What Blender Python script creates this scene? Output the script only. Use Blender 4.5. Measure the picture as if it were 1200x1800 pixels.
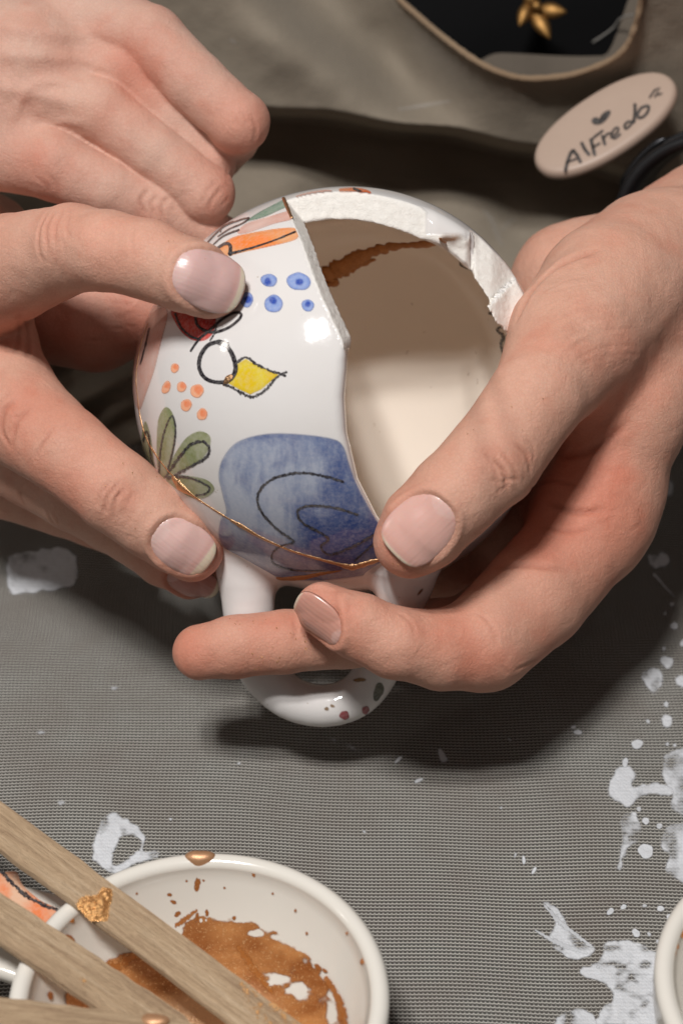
import bpy, bmesh, math, random
import numpy as np
import openvdb
from mathutils import Vector

random.seed(4); RNG = np.random.default_rng(4)
for o in list(bpy.data.objects): bpy.data.objects.remove(o)
scene = bpy.context.scene
COL = scene.collection

# ------------------------------------------------------------------ camera
FPX = 3500.0                 # focal length in pixels of the 1200 x 1800 photograph
PITCH = math.radians(40.0)
CAM_H = 318.0                # camera height above the table, mm
D0 = 420.0                   # depth of the mug's centre plane, mm
CP, SP = math.cos(PITCH), math.sin(PITCH)
AX_U = np.array([1.0, 0, 0]); AX_V = np.array([0, SP, CP]); AX_W = np.array([0, -CP, SP])
CAM = np.array([0, 0, CAM_H])
ORG = CAM - D0 * AX_W

cam_data = bpy.data.cameras.new('camera'); cam = bpy.data.objects.new('camera', cam_data)
COL.objects.link(cam); scene.camera = cam
cam_data.sensor_fit = 'VERTICAL'; cam_data.sensor_height = 36.0; cam_data.lens = 36.0 * FPX / 1800.0
cam_data.clip_start = 0.01; cam_data.clip_end = 10.0
cam.location = (0, 0, CAM_H / 1000); cam.rotation_euler = (math.radians(90) - PITCH, 0, 0)
cam_data.dof.use_dof = True; cam_data.dof.focus_distance = 0.398; cam_data.dof.aperture_fstop = 17.0

# ------------------------------------------------------------------ light
world = bpy.data.worlds.new('World'); scene.world = world; world.use_nodes = True
bg = world.node_tree.nodes['Background']; bg.inputs[0].default_value = (1.0, 0.965, 0.94, 1); bg.inputs[1].default_value = 0.10

def lamp(name, direction, dist, size, power, color, size_y=None):
    ld = bpy.data.lights.new(name, 'AREA'); ld.energy = power; ld.color = color
    ld.shape = 'RECTANGLE' if size_y else 'DISK'; ld.size = size
    if size_y: ld.size_y = size_y
    lo = bpy.data.objects.new(name, ld); COL.objects.link(lo)
    d = Vector(direction).normalized(); lo.location = Vector((0, 0.30, 0.08)) + d * dist
    lo.rotation_euler = (-d).to_track_quat('-Z', 'Y').to_euler()
    return lo
for ox, oz in ((-0.05, 0.045), (0.05, 0.05), (-0.045, -0.05), (0.052, -0.045)):      # one ceiling fitting with four panels
    lamp('key_lamp', (-0.18 + ox, -0.30 + oz, 0.93), 1.0, 0.062, 2.7, (1.0, 0.985, 0.97), 0.062)
lamp('side_lamp', (-0.95, -0.05, 0.55), 1.2, 0.10, 0.8, (1.0, 0.93, 0.86))

vs = scene.view_settings
vs.view_transform = 'Standard'; vs.look = 'None'; vs.exposure = 0.0; vs.gamma = 1.0; vs.use_curve_mapping = False
scene.cycles.use_denoising = True
scene.cycles.max_bounces = 10; scene.cycles.diffuse_bounces = 8

# ------------------------------------------------------------------ helpers: space
def V(px, py, w):
    """pixel of the photograph at w mm towards the camera from the mug plane -> view frame (u, v, w) mm"""
    d = D0 - w
    return np.array([(px - 600) / FPX * d, -(py - 900) / FPX * d, w], float)
def Rmm(rpx, w): return rpx * (D0 - w) / FPX
def to_world(P):
    P = np.asarray(P, float)
    return (ORG + P[..., 0:1] * AX_U + P[..., 1:2] * AX_V + P[..., 2:3] * AX_W) / 1000.0
def world_to_view(Q):
    Q = np.asarray(Q, float) * 1000.0 - ORG
    return np.stack([Q @ AX_U, Q @ AX_V, Q @ AX_W], -1)
def to_px(P):
    d = D0 - P[..., 2]
    return np.stack([P[..., 0] / d * FPX + 600, -P[..., 1] / d * FPX + 900], -1)
def table_pt(px, py, z=0.0):
    """pixel -> point on the plane at height z mm, world mm"""
    px = np.asarray(px, float); py = np.asarray(py, float)
    dirx = (px - 600) / FPX; diry = -(py - 900) / FPX
    D = -AX_W[None, :] + dirx.reshape(-1, 1) * AX_U + diry.reshape(-1, 1) * AX_V
    t = (z - CAM_H) / D[:, 2]
    return CAM + t[:, None] * D

def lin(r, g, b):
    f = lambda c: (c / 255 / 12.92) if c / 255 <= 0.04045 else ((c / 255 + 0.055) / 1.055) ** 2.4
    return (f(r), f(g), f(b))
LIN = lambda c: np.array(lin(*c))
def sstep(a, b, x):
    t = np.clip((x - a) / (b - a), 0, 1); return t * t * (3 - 2 * t)

# smooth value noise in 3-D
_NT = RNG.random((32, 32, 32))
def vnoise(P):
    P = np.asarray(P, float); i = np.floor(P).astype(int); f = P - i; f = f * f * (3 - 2 * f)
    r = 0
    for dx in (0, 1):
        for dy in (0, 1):
            for dz in (0, 1):
                wgt = (f[..., 0] if dx else 1 - f[..., 0]) * (f[..., 1] if dy else 1 - f[..., 1]) * (f[..., 2] if dz else 1 - f[..., 2])
                r = r + wgt * _NT[(i[..., 0] + dx) % 32, (i[..., 1] + dy) % 32, (i[..., 2] + dz) % 32]
    return r
def fbm(P, n=3):
    P = np.asarray(P, float); r = 0; a = 0.5; s = 0
    for k in range(n): r = r + a * vnoise(P * (2 ** k) + 7.3 * k); s += a; a *= 0.5
    return r / s
def p3(x, y, z=0.0): return np.stack([x, y, np.full_like(x, z)], -1)
def catmull(pts, n=8, closed=False):
    P = np.asarray(pts, float); m = len(P); out = []
    seg = m if closed else m - 1
    for i in range(seg):
        if closed: a, b, c, d = P[(i - 1) % m], P[i], P[(i + 1) % m], P[(i + 2) % m]
        else: a, b, c, d = P[max(i - 1, 0)], P[i], P[i + 1], P[min(i + 2, m - 1)]
        for k in range(n):
            t = k / n
            out.append(0.5 * ((2 * b) + (c - a) * t + (2 * a - 5 * b + 4 * c - d) * t * t + (3 * b - a - 3 * c + d) * t ** 3))
    if not closed: out.append(P[-1])
    return np.array(out)

# ------------------------------------------------------------------ helpers: objects
def mesh_obj(name, verts, faces, mat=None, parent=None, smooth=True, world_space=True, props=None):
    """one mesh object; verts are world metres, the origin goes to the foot of the mesh"""
    verts = np.asarray(verts, float)
    o_ = np.array([(verts[:, 0].min() + verts[:, 0].max()) / 2, (verts[:, 1].min() + verts[:, 1].max()) / 2, verts[:, 2].min()])
    me = bpy.data.meshes.new(name)
    faces = np.asarray(faces) if not isinstance(faces, list) else faces
    if isinstance(faces, np.ndarray):
        n, k = faces.shape
        me.vertices.add(len(verts)); me.vertices.foreach_set('co', (verts - o_).astype(np.float32).ravel())
        me.loops.add(n * k); me.loops.foreach_set('vertex_index', faces.astype(np.int32).ravel())
        me.polygons.add(n); me.polygons.foreach_set('loop_start', (np.arange(n) * k).astype(np.int32))
        me.update(calc_edges=True); me.validate()
    else:
        me.from_pydata([tuple(v) for v in verts - o_], [], faces); me.update()
    if smooth: me.polygons.foreach_set('use_smooth', np.ones(len(me.polygons), bool))
    if mat: me.materials.append(mat)
    ob = bpy.data.objects.new(name, me); COL.objects.link(ob)
    ob.location = o_
    if parent is not None:
        ob.parent = parent; ob.matrix_parent_inverse = parent.matrix_basis.inverted()
    if props:
        for k_, v_ in props.items(): ob[k_] = v_
    return ob
def tag(o, label, cat, group=None, kind=None):
    if label: o['label'] = label
    if cat: o['category'] = cat
    if group: o['group'] = group
    if kind: o['kind'] = kind
    return o
def empty(name, loc):
    o = bpy.data.objects.new(name, None); COL.objects.link(o); o.location = loc; o.empty_display_size = 0.01
    return o
def set_color(ob, rgba, name='Col'):
    at = ob.data.color_attributes.new(name, 'FLOAT_COLOR', 'POINT')
    at.data.foreach_set('color', np.asarray(rgba, np.float32).ravel())
def set_float(ob, v, name):
    at = ob.data.attributes.new(name, 'FLOAT', 'POINT'); at.data.foreach_set('value', np.asarray(v, np.float32).ravel())

# ------------------------------------------------------------------ helpers: materials
class NT:
    def __init__(self, name):
        self.m = bpy.data.materials.new(name); self.m.use_nodes = True
        self.t = self.m.node_tree; self.n = self.t.nodes; self.l = self.t.links
        self.b = self.n['Principled BSDF']; self.out = self.n['Material Output']
    def node(self, typ, **kw):
        nd = self.n.new(typ)
        for k, v in kw.items(): setattr(nd, k, v)
        return nd
    def put(self, sock, v):
        if hasattr(v, 'is_output') or isinstance(v, bpy.types.NodeSocket): self.l.new(v, sock)
        else: sock.default_value = v
    def math(self, op, a, b=0.0, c=0.0, clamp=False):
        nd = self.node('ShaderNodeMath', operation=op); nd.use_clamp = clamp
        self.put(nd.inputs[0], a); self.put(nd.inputs[1], b); self.put(nd.inputs[2], c)
        return nd.outputs[0]
    def mix(self, f, a, b, blend='MIX'):
        nd = self.node('ShaderNodeMix', data_type='RGBA', blend_type=blend)
        self.put(nd.inputs[0], f); self.put(nd.inputs[6], a); self.put(nd.inputs[7], b)
        return nd.outputs[2]
    def noise(self, scale, detail=3, rough=0.55, vec=None, dist=0.0):
        nd = self.node('ShaderNodeTexNoise'); nd.inputs['Scale'].default_value = scale
        nd.inputs['Detail'].default_value = detail; nd.inputs['Roughness'].default_value = rough; nd.inputs['Distortion'].default_value = dist
        if vec is not None: self.l.new(vec, nd.inputs['Vector'])
        return nd
    def ramp(self, f, stops):
        nd = self.node('ShaderNodeValToRGB'); self.l.new(f, nd.inputs[0]); e = nd.color_ramp.elements
        while len(e) < len(stops): e.new(0.5)
        for s, (p, c) in zip(e, stops): s.position = p; s.color = (*c, 1) if len(c) == 3 else c
        return nd.outputs[0]
    def bump(self, h, strength, dist, normal=None):
        nd = self.node('ShaderNodeBump'); nd.inputs['Strength'].default_value = strength; nd.inputs['Distance'].default_value = dist
        self.l.new(h, nd.inputs['Height'])
        if normal is not None: self.l.new(normal, nd.inputs['Normal'])
        return nd.outputs[0]
    def coord(self, which='Object'): return self.node('ShaderNodeTexCoord').outputs[which]
    def attr(self, name): return self.node('ShaderNodeAttribute', attribute_name=name)
    def set(self, **kw):
        for k, v in kw.items(): self.put(self.b.inputs[k.replace('_', ' ')], v)
        return self

def rgba(c): return (*c, 1.0)

def mat_skin():
    t = NT('skin'); co = t.coord()
    col = t.attr('Col').outputs['Color']
    n1 = t.noise(260, 4, 0.6, co).outputs[0]; n2 = t.noise(55, 3, 0.5, co).outputs[0]
    c = t.mix(t.math('MULTIPLY', n1, 0.22), col, rgba(lin(150, 84, 66)))
    c = t.mix(t.math('MULTIPLY', t.math('SUBTRACT', n2, 0.42, clamp=True), 0.8), c, rgba(lin(236, 190, 168)))
    v = t.node('ShaderNodeTexVoronoi', feature='DISTANCE_TO_EDGE'); v.inputs['Scale'].default_value = 1150; v.inputs['Randomness'].default_value = 0.9
    wv = t.noise(900, 2, 0.6, co); t.l.new(co, v.inputs['Vector'])
    fine = t.math('SUBTRACT', 1.0, t.math('MULTIPLY', v.outputs[0], 7.0), clamp=True)
    c = t.mix(t.math('MULTIPLY', fine, 0.09), c, rgba(lin(140, 84, 68)))
    v2 = t.node('ShaderNodeTexVoronoi', feature='DISTANCE_TO_EDGE'); v2.inputs['Scale'].default_value = 430; t.l.new(t.mix(0.12, co, t.noise(300, 2, 0.5, co).outputs['Color']), v2.inputs['Vector'])
    fold = t.math('SUBTRACT', 1.0, t.math('MULTIPLY', v2.outputs[0], 9.0), clamp=True)
    c = t.mix(t.math('MULTIPLY', fold, 0.07), c, rgba(lin(150, 92, 74)))
    h = t.math('ADD', t.math('SUBTRACT', t.math('MINIMUM', v.outputs[0], 0.22), t.math('MULTIPLY', fold, 0.12)), t.math('MULTIPLY', wv.outputs[0], 0.35))
    b1 = t.bump(h, 0.52, 0.00030)
    b2 = t.bump(t.noise(330, 3, 0.6, co, 0.6).outputs[0], 0.35, 0.0007, b1)
    rg = t.math('ADD', 0.46, t.math('MULTIPLY', n1, 0.22))
    t.set(Base_Color=c, Roughness=rg, Subsurface_Weight=0.16, Subsurface_Scale=0.0016, Normal=b2, Specular_IOR_Level=0.34)
    t.b.inputs['Subsurface Radius'].default_value = (1.0, 0.40, 0.24)
    return t.m
def mat_nail():
    t = NT('nail'); col = t.attr('Col').outputs['Color']; co = t.coord()
    n = t.noise(500, 2, 0.5, co).outputs[0]
    t.set(Base_Color=col, Roughness=0.24, Specular_IOR_Level=0.55, Subsurface_Weight=0.15, Subsurface_Scale=0.0015, Normal=t.bump(n, 0.06, 0.0002))
    t.b.inputs['Coat Weight'].default_value = 0.15; t.b.inputs['Coat Roughness'].default_value = 0.22
    return t.m
def mat_mug():
    t = NT('glazed_ceramic'); co = t.coord()
    fr = t.attr('frac').outputs['Fac']; inn = t.attr('inner').outputs['Fac']
    sp = t.noise(420, 2, 0.5, co).outputs[0]
    speck = t.ramp(sp, [(0.0, (1, 1, 1)), (0.26, (1, 1, 1)), (0.262, (0, 0, 0)), (1, (0, 0, 0))])
    base = t.mix(inn, rgba(lin(224, 220, 218)), rgba(lin(238, 226, 212)))
    big = t.noise(60, 3, 0.5, co).outputs[0]
    base = t.mix(t.math('MULTIPLY', big, 0.25), base, rgba(lin(208, 196, 182)))
    base = t.mix(t.math('MULTIPLY', speck, 0.30), base, rgba(lin(150, 120, 92)))
    rough_n = t.noise(900, 5, 0.7, co).outputs[0]
    fcol = t.mix(rough_n, rgba(lin(226, 219, 210)), rgba(lin(246, 242, 236)))
    c = t.mix(fr, base, fcol)
    h = t.math('MULTIPLY', t.noise(700, 6, 0.75, co, 0.8).outputs[0], fr)
    b = t.bump(h, 0.5, 0.0007)
    b2 = t.bump(t.noise(210, 3, 0.5, co).outputs[0], 0.10, 0.0006, b)
    t.set(Base_Color=c, Roughness=t.math('ADD', 0.08, t.math('MULTIPLY', fr, 0.8)), Normal=b2,
          Specular_IOR_Level=t.math('SUBTRACT', 0.5, t.math('MULTIPLY', fr, 0.4)))
    return t.m
def mat_paint_decal(name, rough, coat=0.0, rim=None):
    """watercolour under glaze: colour and cover come from the vertex colours"""
    t = NT(name); a = t.attr('Col'); co = t.coord()
    n = t.noise(1300, 3, 0.65, co).outputs[0]
    c = t.mix(t.math('MULTIPLY', t.math('SUBTRACT', n, 0.40, clamp=True), 0.55), a.outputs['Color'], rgba(lin(230, 224, 220)))
    t.set(Base_Color=c, Roughness=rough, Specular_IOR_Level=0.5)
    if rim: t.set(Normal=t.bump(t.noise(420, 5, 0.7, co).outputs[0], 0.7, 0.0009))
    tr = t.node('ShaderNodeBsdfTransparent'); mx = t.node('ShaderNodeMixShader')
    t.l.new(a.outputs['Alpha'], mx.inputs[0]); t.l.new(tr.outputs[0], mx.inputs[1]); t.l.new(t.b.outputs[0], mx.inputs[2])
    t.l.new(mx.outputs[0], t.out.inputs['Surface'])
    return t.m
def mat_gold(name, c1, c2, rough=0.32, metal=1.0, bump=0.5, scale=900):
    t = NT(name); co = t.coord()
    n = t.noise(scale, 4, 0.7, co).outputs[0]
    t.set(Base_Color=t.mix(n, rgba(c1), rgba(c2)), Metallic=metal, Roughness=t.math('ADD', rough, t.math('MULTIPLY', n, 0.2)),
          Normal=t.bump(t.noise(scale * 1.6, 4, 0.7, co).outputs[0], bump, 0.0005))
    return t.m
def mat_gold_wash():
    t = NT('gold_paint_wash'); a = t.attr('Col'); co = t.coord()
    n = t.noise(1800, 4, 0.8, co).outputs[0]
    gl = t.ramp(n, [(0.0, (0, 0, 0)), (0.57, (0, 0, 0)), (0.64, (1, 1, 1)), (1, (1, 1, 1))])  # glints of the gold painted in as bright flecks, also more metallic
    t.set(Base_Color=t.mix(t.math('MULTIPLY', gl, 0.8), a.outputs['Color'], rgba(lin(250, 205, 150))), Metallic=t.math('ADD', 0.30, t.math('MULTIPLY', gl, 0.4)), Roughness=0.38,
          Normal=t.bump(t.noise(500, 4, 0.7, co).outputs[0], 0.5, 0.0006))
    tr = t.node('ShaderNodeBsdfTransparent'); mx = t.node('ShaderNodeMixShader')
    t.l.new(a.outputs['Alpha'], mx.inputs[0]); t.l.new(tr.outputs[0], mx.inputs[1]); t.l.new(t.b.outputs[0], mx.inputs[2])
    t.l.new(mx.outputs[0], t.out.inputs['Surface'])
    return t.m
def mat_simple(name, c, rough=0.6, nscale=300, namp=0.15, bump=0.2, bdist=0.0005, spec=0.4):
    t = NT(name); co = t.coord(); n = t.noise(nscale, 4, 0.6, co).outputs[0]
    dark = tuple(x * 0.6 for x in c)
    t.set(Base_Color=t.mix(t.math('MULTIPLY', n, namp * 2), rgba(c), rgba(dark)), Roughness=rough, Specular_IOR_Level=spec,
          Normal=t.bump(n, bump, bdist))
    return t.m
def mat_cloth(name, c, c2, scale=2600):
    t = NT(name); co = t.coord()
    w1 = t.node('ShaderNodeTexWave', wave_type='BANDS', bands_direction='X'); w1.inputs['Scale'].default_value = scale / 10; w1.inputs['Distortion'].default_value = 1.2
    w2 = t.node('ShaderNodeTexWave', wave_type='BANDS', bands_direction='Z'); w2.inputs['Scale'].default_value = scale / 10; w2.inputs['Distortion'].default_value = 1.2
    t.l.new(co, w1.inputs['Vector']); t.l.new(co, w2.inputs['Vector'])
    h = t.math('MULTIPLY', w1.outputs['Fac'], w2.outputs['Fac'])
    n = t.noise(28, 4, 0.6, co).outputs[0]; n3 = t.noise(700, 3, 0.6, co).outputs[0]
    cc = t.mix(n, rgba(c), rgba(c2)); cc = t.mix(t.math('MULTIPLY', n3, 0.3), cc, rgba(tuple(x * 0.5 for x in c)))
    t.set(Base_Color=cc, Roughness=0.9, Specular_IOR_Level=0.1, Normal=t.bump(t.math('ADD', t.math('MULTIPLY', h, 0.15), n3), 0.30, 0.0005))
    t.b.inputs['Sheen Weight'].default_value = 0.08
    return t.m
def mat_weave():
    """knitted mesh mat: pale wavy courses over dark openings, 0.9 mm cells, laid out in metres"""
    t = NT('mesh_fabric'); uv = t.attr('weave').outputs['Vector']
    sx = t.node('ShaderNodeSeparateXYZ'); t.l.new(uv, sx.inputs[0])
    U, W = sx.outputs[0], sx.outputs[1]
    ph = t.math('MULTIPLY', U, 2 * math.pi)
    wob = t.math('MULTIPLY', t.math('ABSOLUTE', t.math('SINE', t.math('MULTIPLY', ph, 0.5))), 0.30)
    row = t.math('FRACT', t.math('ADD', W, wob))
    dist = t.math('ABSOLUTE', t.math('SUBTRACT', row, 0.5))          # 0 on the thread
    thread = t.math('SUBTRACT', 1.0, t.math('MULTIPLY', t.math('SUBTRACT', dist, 0.07), 7.5), clamp=True)
    thread = t.math('MULTIPLY', thread, 1.0, clamp=True)
    col = t.math('ABSOLUTE', t.math('SUBTRACT', t.math('FRACT', U), 0.5))
    vert = t.math('MULTIPLY', t.math('SUBTRACT', 1.0, t.math('MULTIPLY', t.math('SUBTRACT', t.math('SUBTRACT', 0.5, col), 0.03), 7.0), clamp=True), 0.34)
    m = t.math('MAXIMUM', thread, vert, clamp=True)
    n = t.ramp(t.noise(45, 5, 0.65, t.coord()).outputs[0], [(0.3, (0, 0, 0)), (0.7, (1, 1, 1))])
    lightc = t.mix(n, rgba(lin(212, 208, 200)), rgba(lin(186, 180, 171)))
    darkc = t.mix(n, rgba(lin(80, 80, 76)), rgba(lin(86, 79, 74)))
    t.set(Base_Color=t.mix(m, darkc, lightc), Roughness=0.85, Specular_IOR_Level=0.15, Normal=t.bump(m, 0.7, 0.0004))
    return t.m
def mat_wood():
    t = NT('stick_wood'); uv = t.attr('grain').outputs['Vector']
    mp = t.node('ShaderNodeMapping'); mp.inputs['Scale'].default_value = (9, 160, 160); t.l.new(uv, mp.inputs['Vector'])
    n = t.noise(5.0, 5, 0.7, mp.outputs[0], 0.5).outputs[0]
    f = t.noise(26.0, 3, 0.7, mp.outputs[0]).outputs[0]
    c = t.ramp(n, [(0.25, lin(150, 122, 96)), (0.5, lin(190, 162, 130)), (0.75, lin(210, 186, 156))])
    c = t.mix(t.math('MULTIPLY', t.math('SUBTRACT', f, 0.5, clamp=True), 1.6), c, rgba(lin(120, 88, 62)))
    t.set(Base_Color=c, Roughness=0.68, Specular_IOR_Level=0.3, Normal=t.bump(t.math('ADD', n, f), 0.9, 0.0006))
    return t.m

M = dict(skin=mat_skin(), nail=mat_nail(), mug=mat_mug(),
    glaze_paint=mat_paint_decal('underglaze_paint', 0.10), paint_and_streaks=mat_paint_decal('dried_paint_and_streaks', 0.55, 0.0, True),
    gold=mat_gold('kintsugi_gold', lin(228, 186, 142), lin(188, 140, 98), 0.28),
    copper=mat_gold('copper_lacquer', lin(190, 128, 70), lin(146, 90, 44), 0.38, 0.45, 0.8),
    drop=mat_gold('wet_gold_paint', lin(206, 160, 122), lin(172, 124, 88), 0.30, 0.5, 0.15, 1500),
    wash=mat_gold_wash(),
    flake=mat_gold('gold_flake', lin(250, 200, 136), lin(206, 140, 80), 0.16, 0.7, 0.8, 900),
    apron=mat_cloth('apron_canvas', lin(150, 140, 125), lin(122, 110, 96)),
    apron_shaded=mat_cloth('apron_canvas_shaded', lin(108, 99, 89), lin(88, 79, 70)),
    hem=mat_cloth('apron_hem', lin(150, 128, 104), lin(132, 110, 88)),
    shirt=mat_cloth('black_knit', lin(9, 9, 10), lin(14, 13, 14)),
    badge=mat_simple('cream_plastic', lin(180, 157, 141), 0.45, 200, 0.1, 0.05),
    ink=mat_simple('black_ink', lin(26, 23, 22), 0.5, 300, 0.1, 0.05),
    strap=mat_simple('black_rubber', lin(20, 20, 22), 0.42, 300, 0.1, 0.1),
    weave=mat_weave(), wood=mat_wood(),
    cream=mat_simple('cream_glaze', lin(226, 220, 210), 0.15, 120, 0.06, 0.03, 0.0004, 0.5),
    lint=mat_simple('white_thread', lin(150, 146, 140), 0.9))

# ------------------------------------------------------------------ signed distance modelling (view frame, mm)
def smin(a, b, k):
    if k <= 0: return np.minimum(a, b)
    h = np.maximum(k - np.abs(a - b), 0) * (1 / k)
    return np.minimum(a, b) - h * h * (k * 0.25)
def smax(a, b, k): return -smin(-a, -b, k)
def cone(a, b, ra, rb): return (np.asarray(a, float), np.asarray(b, float), ra, rb)
def limbs(cs, k): return Limb([c[0] for c in cs], [c[1] for c in cs], [c[2] for c in cs], [c[3] for c in cs], k)
def ellipsoid(c, r, axes=None):
    c = np.asarray(c, float); r = np.asarray(r, float); A = np.eye(3) if axes is None else np.asarray(axes, float)
    def f(P):
        q = (P - c) @ A.T; k0 = np.sqrt(((q / r) ** 2).sum(-1)); k1 = np.sqrt(((q / r ** 2) ** 2).sum(-1)) + 1e-9
        return k0 * (k0 - 1) / k1
    f.box = (c - r.max(), c + r.max())
    return f
class Limb:
    """smooth union of tapered capsules, evaluated in one go"""
    def __init__(self, A, B, ra, rb, k):
        self.A = np.asarray(A, float); self.BA = np.asarray(B, float) - self.A
        self.ra = np.asarray(ra, float); self.dr = np.asarray(rb, float) - self.ra; self.k = k
        self.L2 = np.maximum((self.BA ** 2).sum(1), 1e-9); self.aa = (self.A ** 2).sum(1); self.ab = (self.A * self.BA).sum(1)
        B = np.asarray(B, float); r = np.maximum(self.ra, self.ra + self.dr)[:, None]
        self.box = (np.minimum(self.A - r, B - r).min(0), np.maximum(self.A + r, B + r).max(0))
    def __call__(self, P):
        PP = np.einsum('ij,ij->i', P, P); PA = P @ self.A.T; PB = P @ self.BA.T
        d = None
        for i in range(len(self.A)):
            pb = PB[:, i] - self.ab[i]
            h = np.minimum(np.maximum(pb * (1 / self.L2[i]), 0), 1)
            q = PP - 2 * PA[:, i] + self.aa[i] - h * (2 * pb - h * self.L2[i])
            e = np.sqrt(np.maximum(q, 0)) - (self.ra[i] + self.dr[i] * h)
            d = e if d is None else smin(d, e, self.k)
        return d
def chain(pts, k=2.0):
    """pts: rows (px, py, w, r_px) -> tapered limb"""
    P = [V(p[0], p[1], p[2]) for p in pts]; R = [Rmm(p[3], p[2]) for p in pts]
    return Limb(P[:-1], P[1:], R[:-1], R[1:], k)
def gradient(f, P, e=0.15):
    k = np.array([[1, -1, -1], [-1, -1, 1], [-1, 1, -1], [1, 1, 1]], float)
    g = sum(kk * f(P + e * kk)[..., None] for kk in k)
    return g / (np.linalg.norm(g, axis=-1, keepdims=True) + 1e-9)
def polygonise(f, box, vox, newton=2):
    lo = np.asarray(box[0]) - 3 * vox; hi = np.asarray(box[1]) + 3 * vox
    B = 8; bs = B * vox
    nb = np.ceil((hi - lo) / bs).astype(int)
    gi = np.stack(np.meshgrid(*[np.arange(n) for n in nb], indexing='ij'), -1).reshape(-1, 3)
    cen = lo + (gi + 0.5) * bs
    dc = f(cen)
    near = np.abs(dc) < bs * 0.5 * 1.7321 * 1.9
    arr = np.repeat(np.repeat(np.repeat(np.where(dc.reshape(nb) < 0, -3.0, 3.0) * vox, B, 0), B, 1), B, 2).astype(np.float32)
    off = np.stack(np.meshgrid(*[np.arange(B)] * 3, indexing='ij'), -1).reshape(-1, 3)
    act = gi[near]
    for s in range(0, len(act), 400):
        blk = act[s:s + 400]
        idx = blk[:, None, :] * B + off[None]
        d = f((lo + idx * vox).reshape(-1, 3)).reshape(idx.shape[:2])
        arr[idx[..., 0], idx[..., 1], idx[..., 2]] = d
    g = openvdb.FloatGrid(3.0 * vox); g.copyFromArray(np.clip(arr, -3 * vox, 3 * vox).astype(np.float64), tolerance=0)
    pts, quads = g.convertToQuads(0.0)
    P = lo + np.asarray(pts, float) * vox
    for _ in range(newton):
        n = gradient(f, P); P = P - np.clip(f(P), -vox, vox)[:, None] * n * 0.95
    Q = np.asarray(quads, int)
    a, b, c = P[Q[:, 0]], P[Q[:, 1]], P[Q[:, 2]]
    if (np.cross(b - a, c - a) * n[Q[:, 0]]).sum(-1).mean() < 0: Q = Q[:, ::-1]
    return P, Q, n
def cast(f, px, py, w0=90.0, wmin=-150.0, steps=48):
    """first hit of the photograph's ray through (px, py) with the solid f"""
    px = np.atleast_1d(np.asarray(px, float)); py = np.atleast_1d(np.asarray(py, float))
    dirs = np.stack([(px - 600) / FPX, -(py - 900) / FPX, -np.ones_like(px)], -1)
    ln = np.linalg.norm(dirs, axis=-1); dirs = dirs / ln[:, None]
    O = np.array([0, 0, D0]); t = (D0 - w0) * ln
    for _ in range(steps):
        d = f(O + t[:, None] * dirs); t = t + np.clip(d, -3, 25) * 0.93
        if np.percentile(np.abs(d), 98) < 0.004: break
    return O + t[:, None] * dirs
def march(f, P, D, steps=40):
    t = np.zeros(len(P))
    for _ in range(steps): t = t + f(P + t[:, None] * D) * 0.85
    return P + t[:, None] * D
def polyline_dist(P, L):
    """distance of points P to polyline L and the parameter along it"""
    best = np.full(len(P), 1e9); par = np.zeros(len(P)); n = len(L) - 1
    for i in range(n):
        a, b = L[i], L[i + 1]; ba = b - a; h = np.clip((P - a) @ ba / max(ba @ ba, 1e-12), 0, 1)
        d = np.linalg.norm(P - a - h[:, None] * ba, axis=-1); m = d < best
        best[m] = d[m]; par[m] = (i + h[m]) / n
    return best, par

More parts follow.
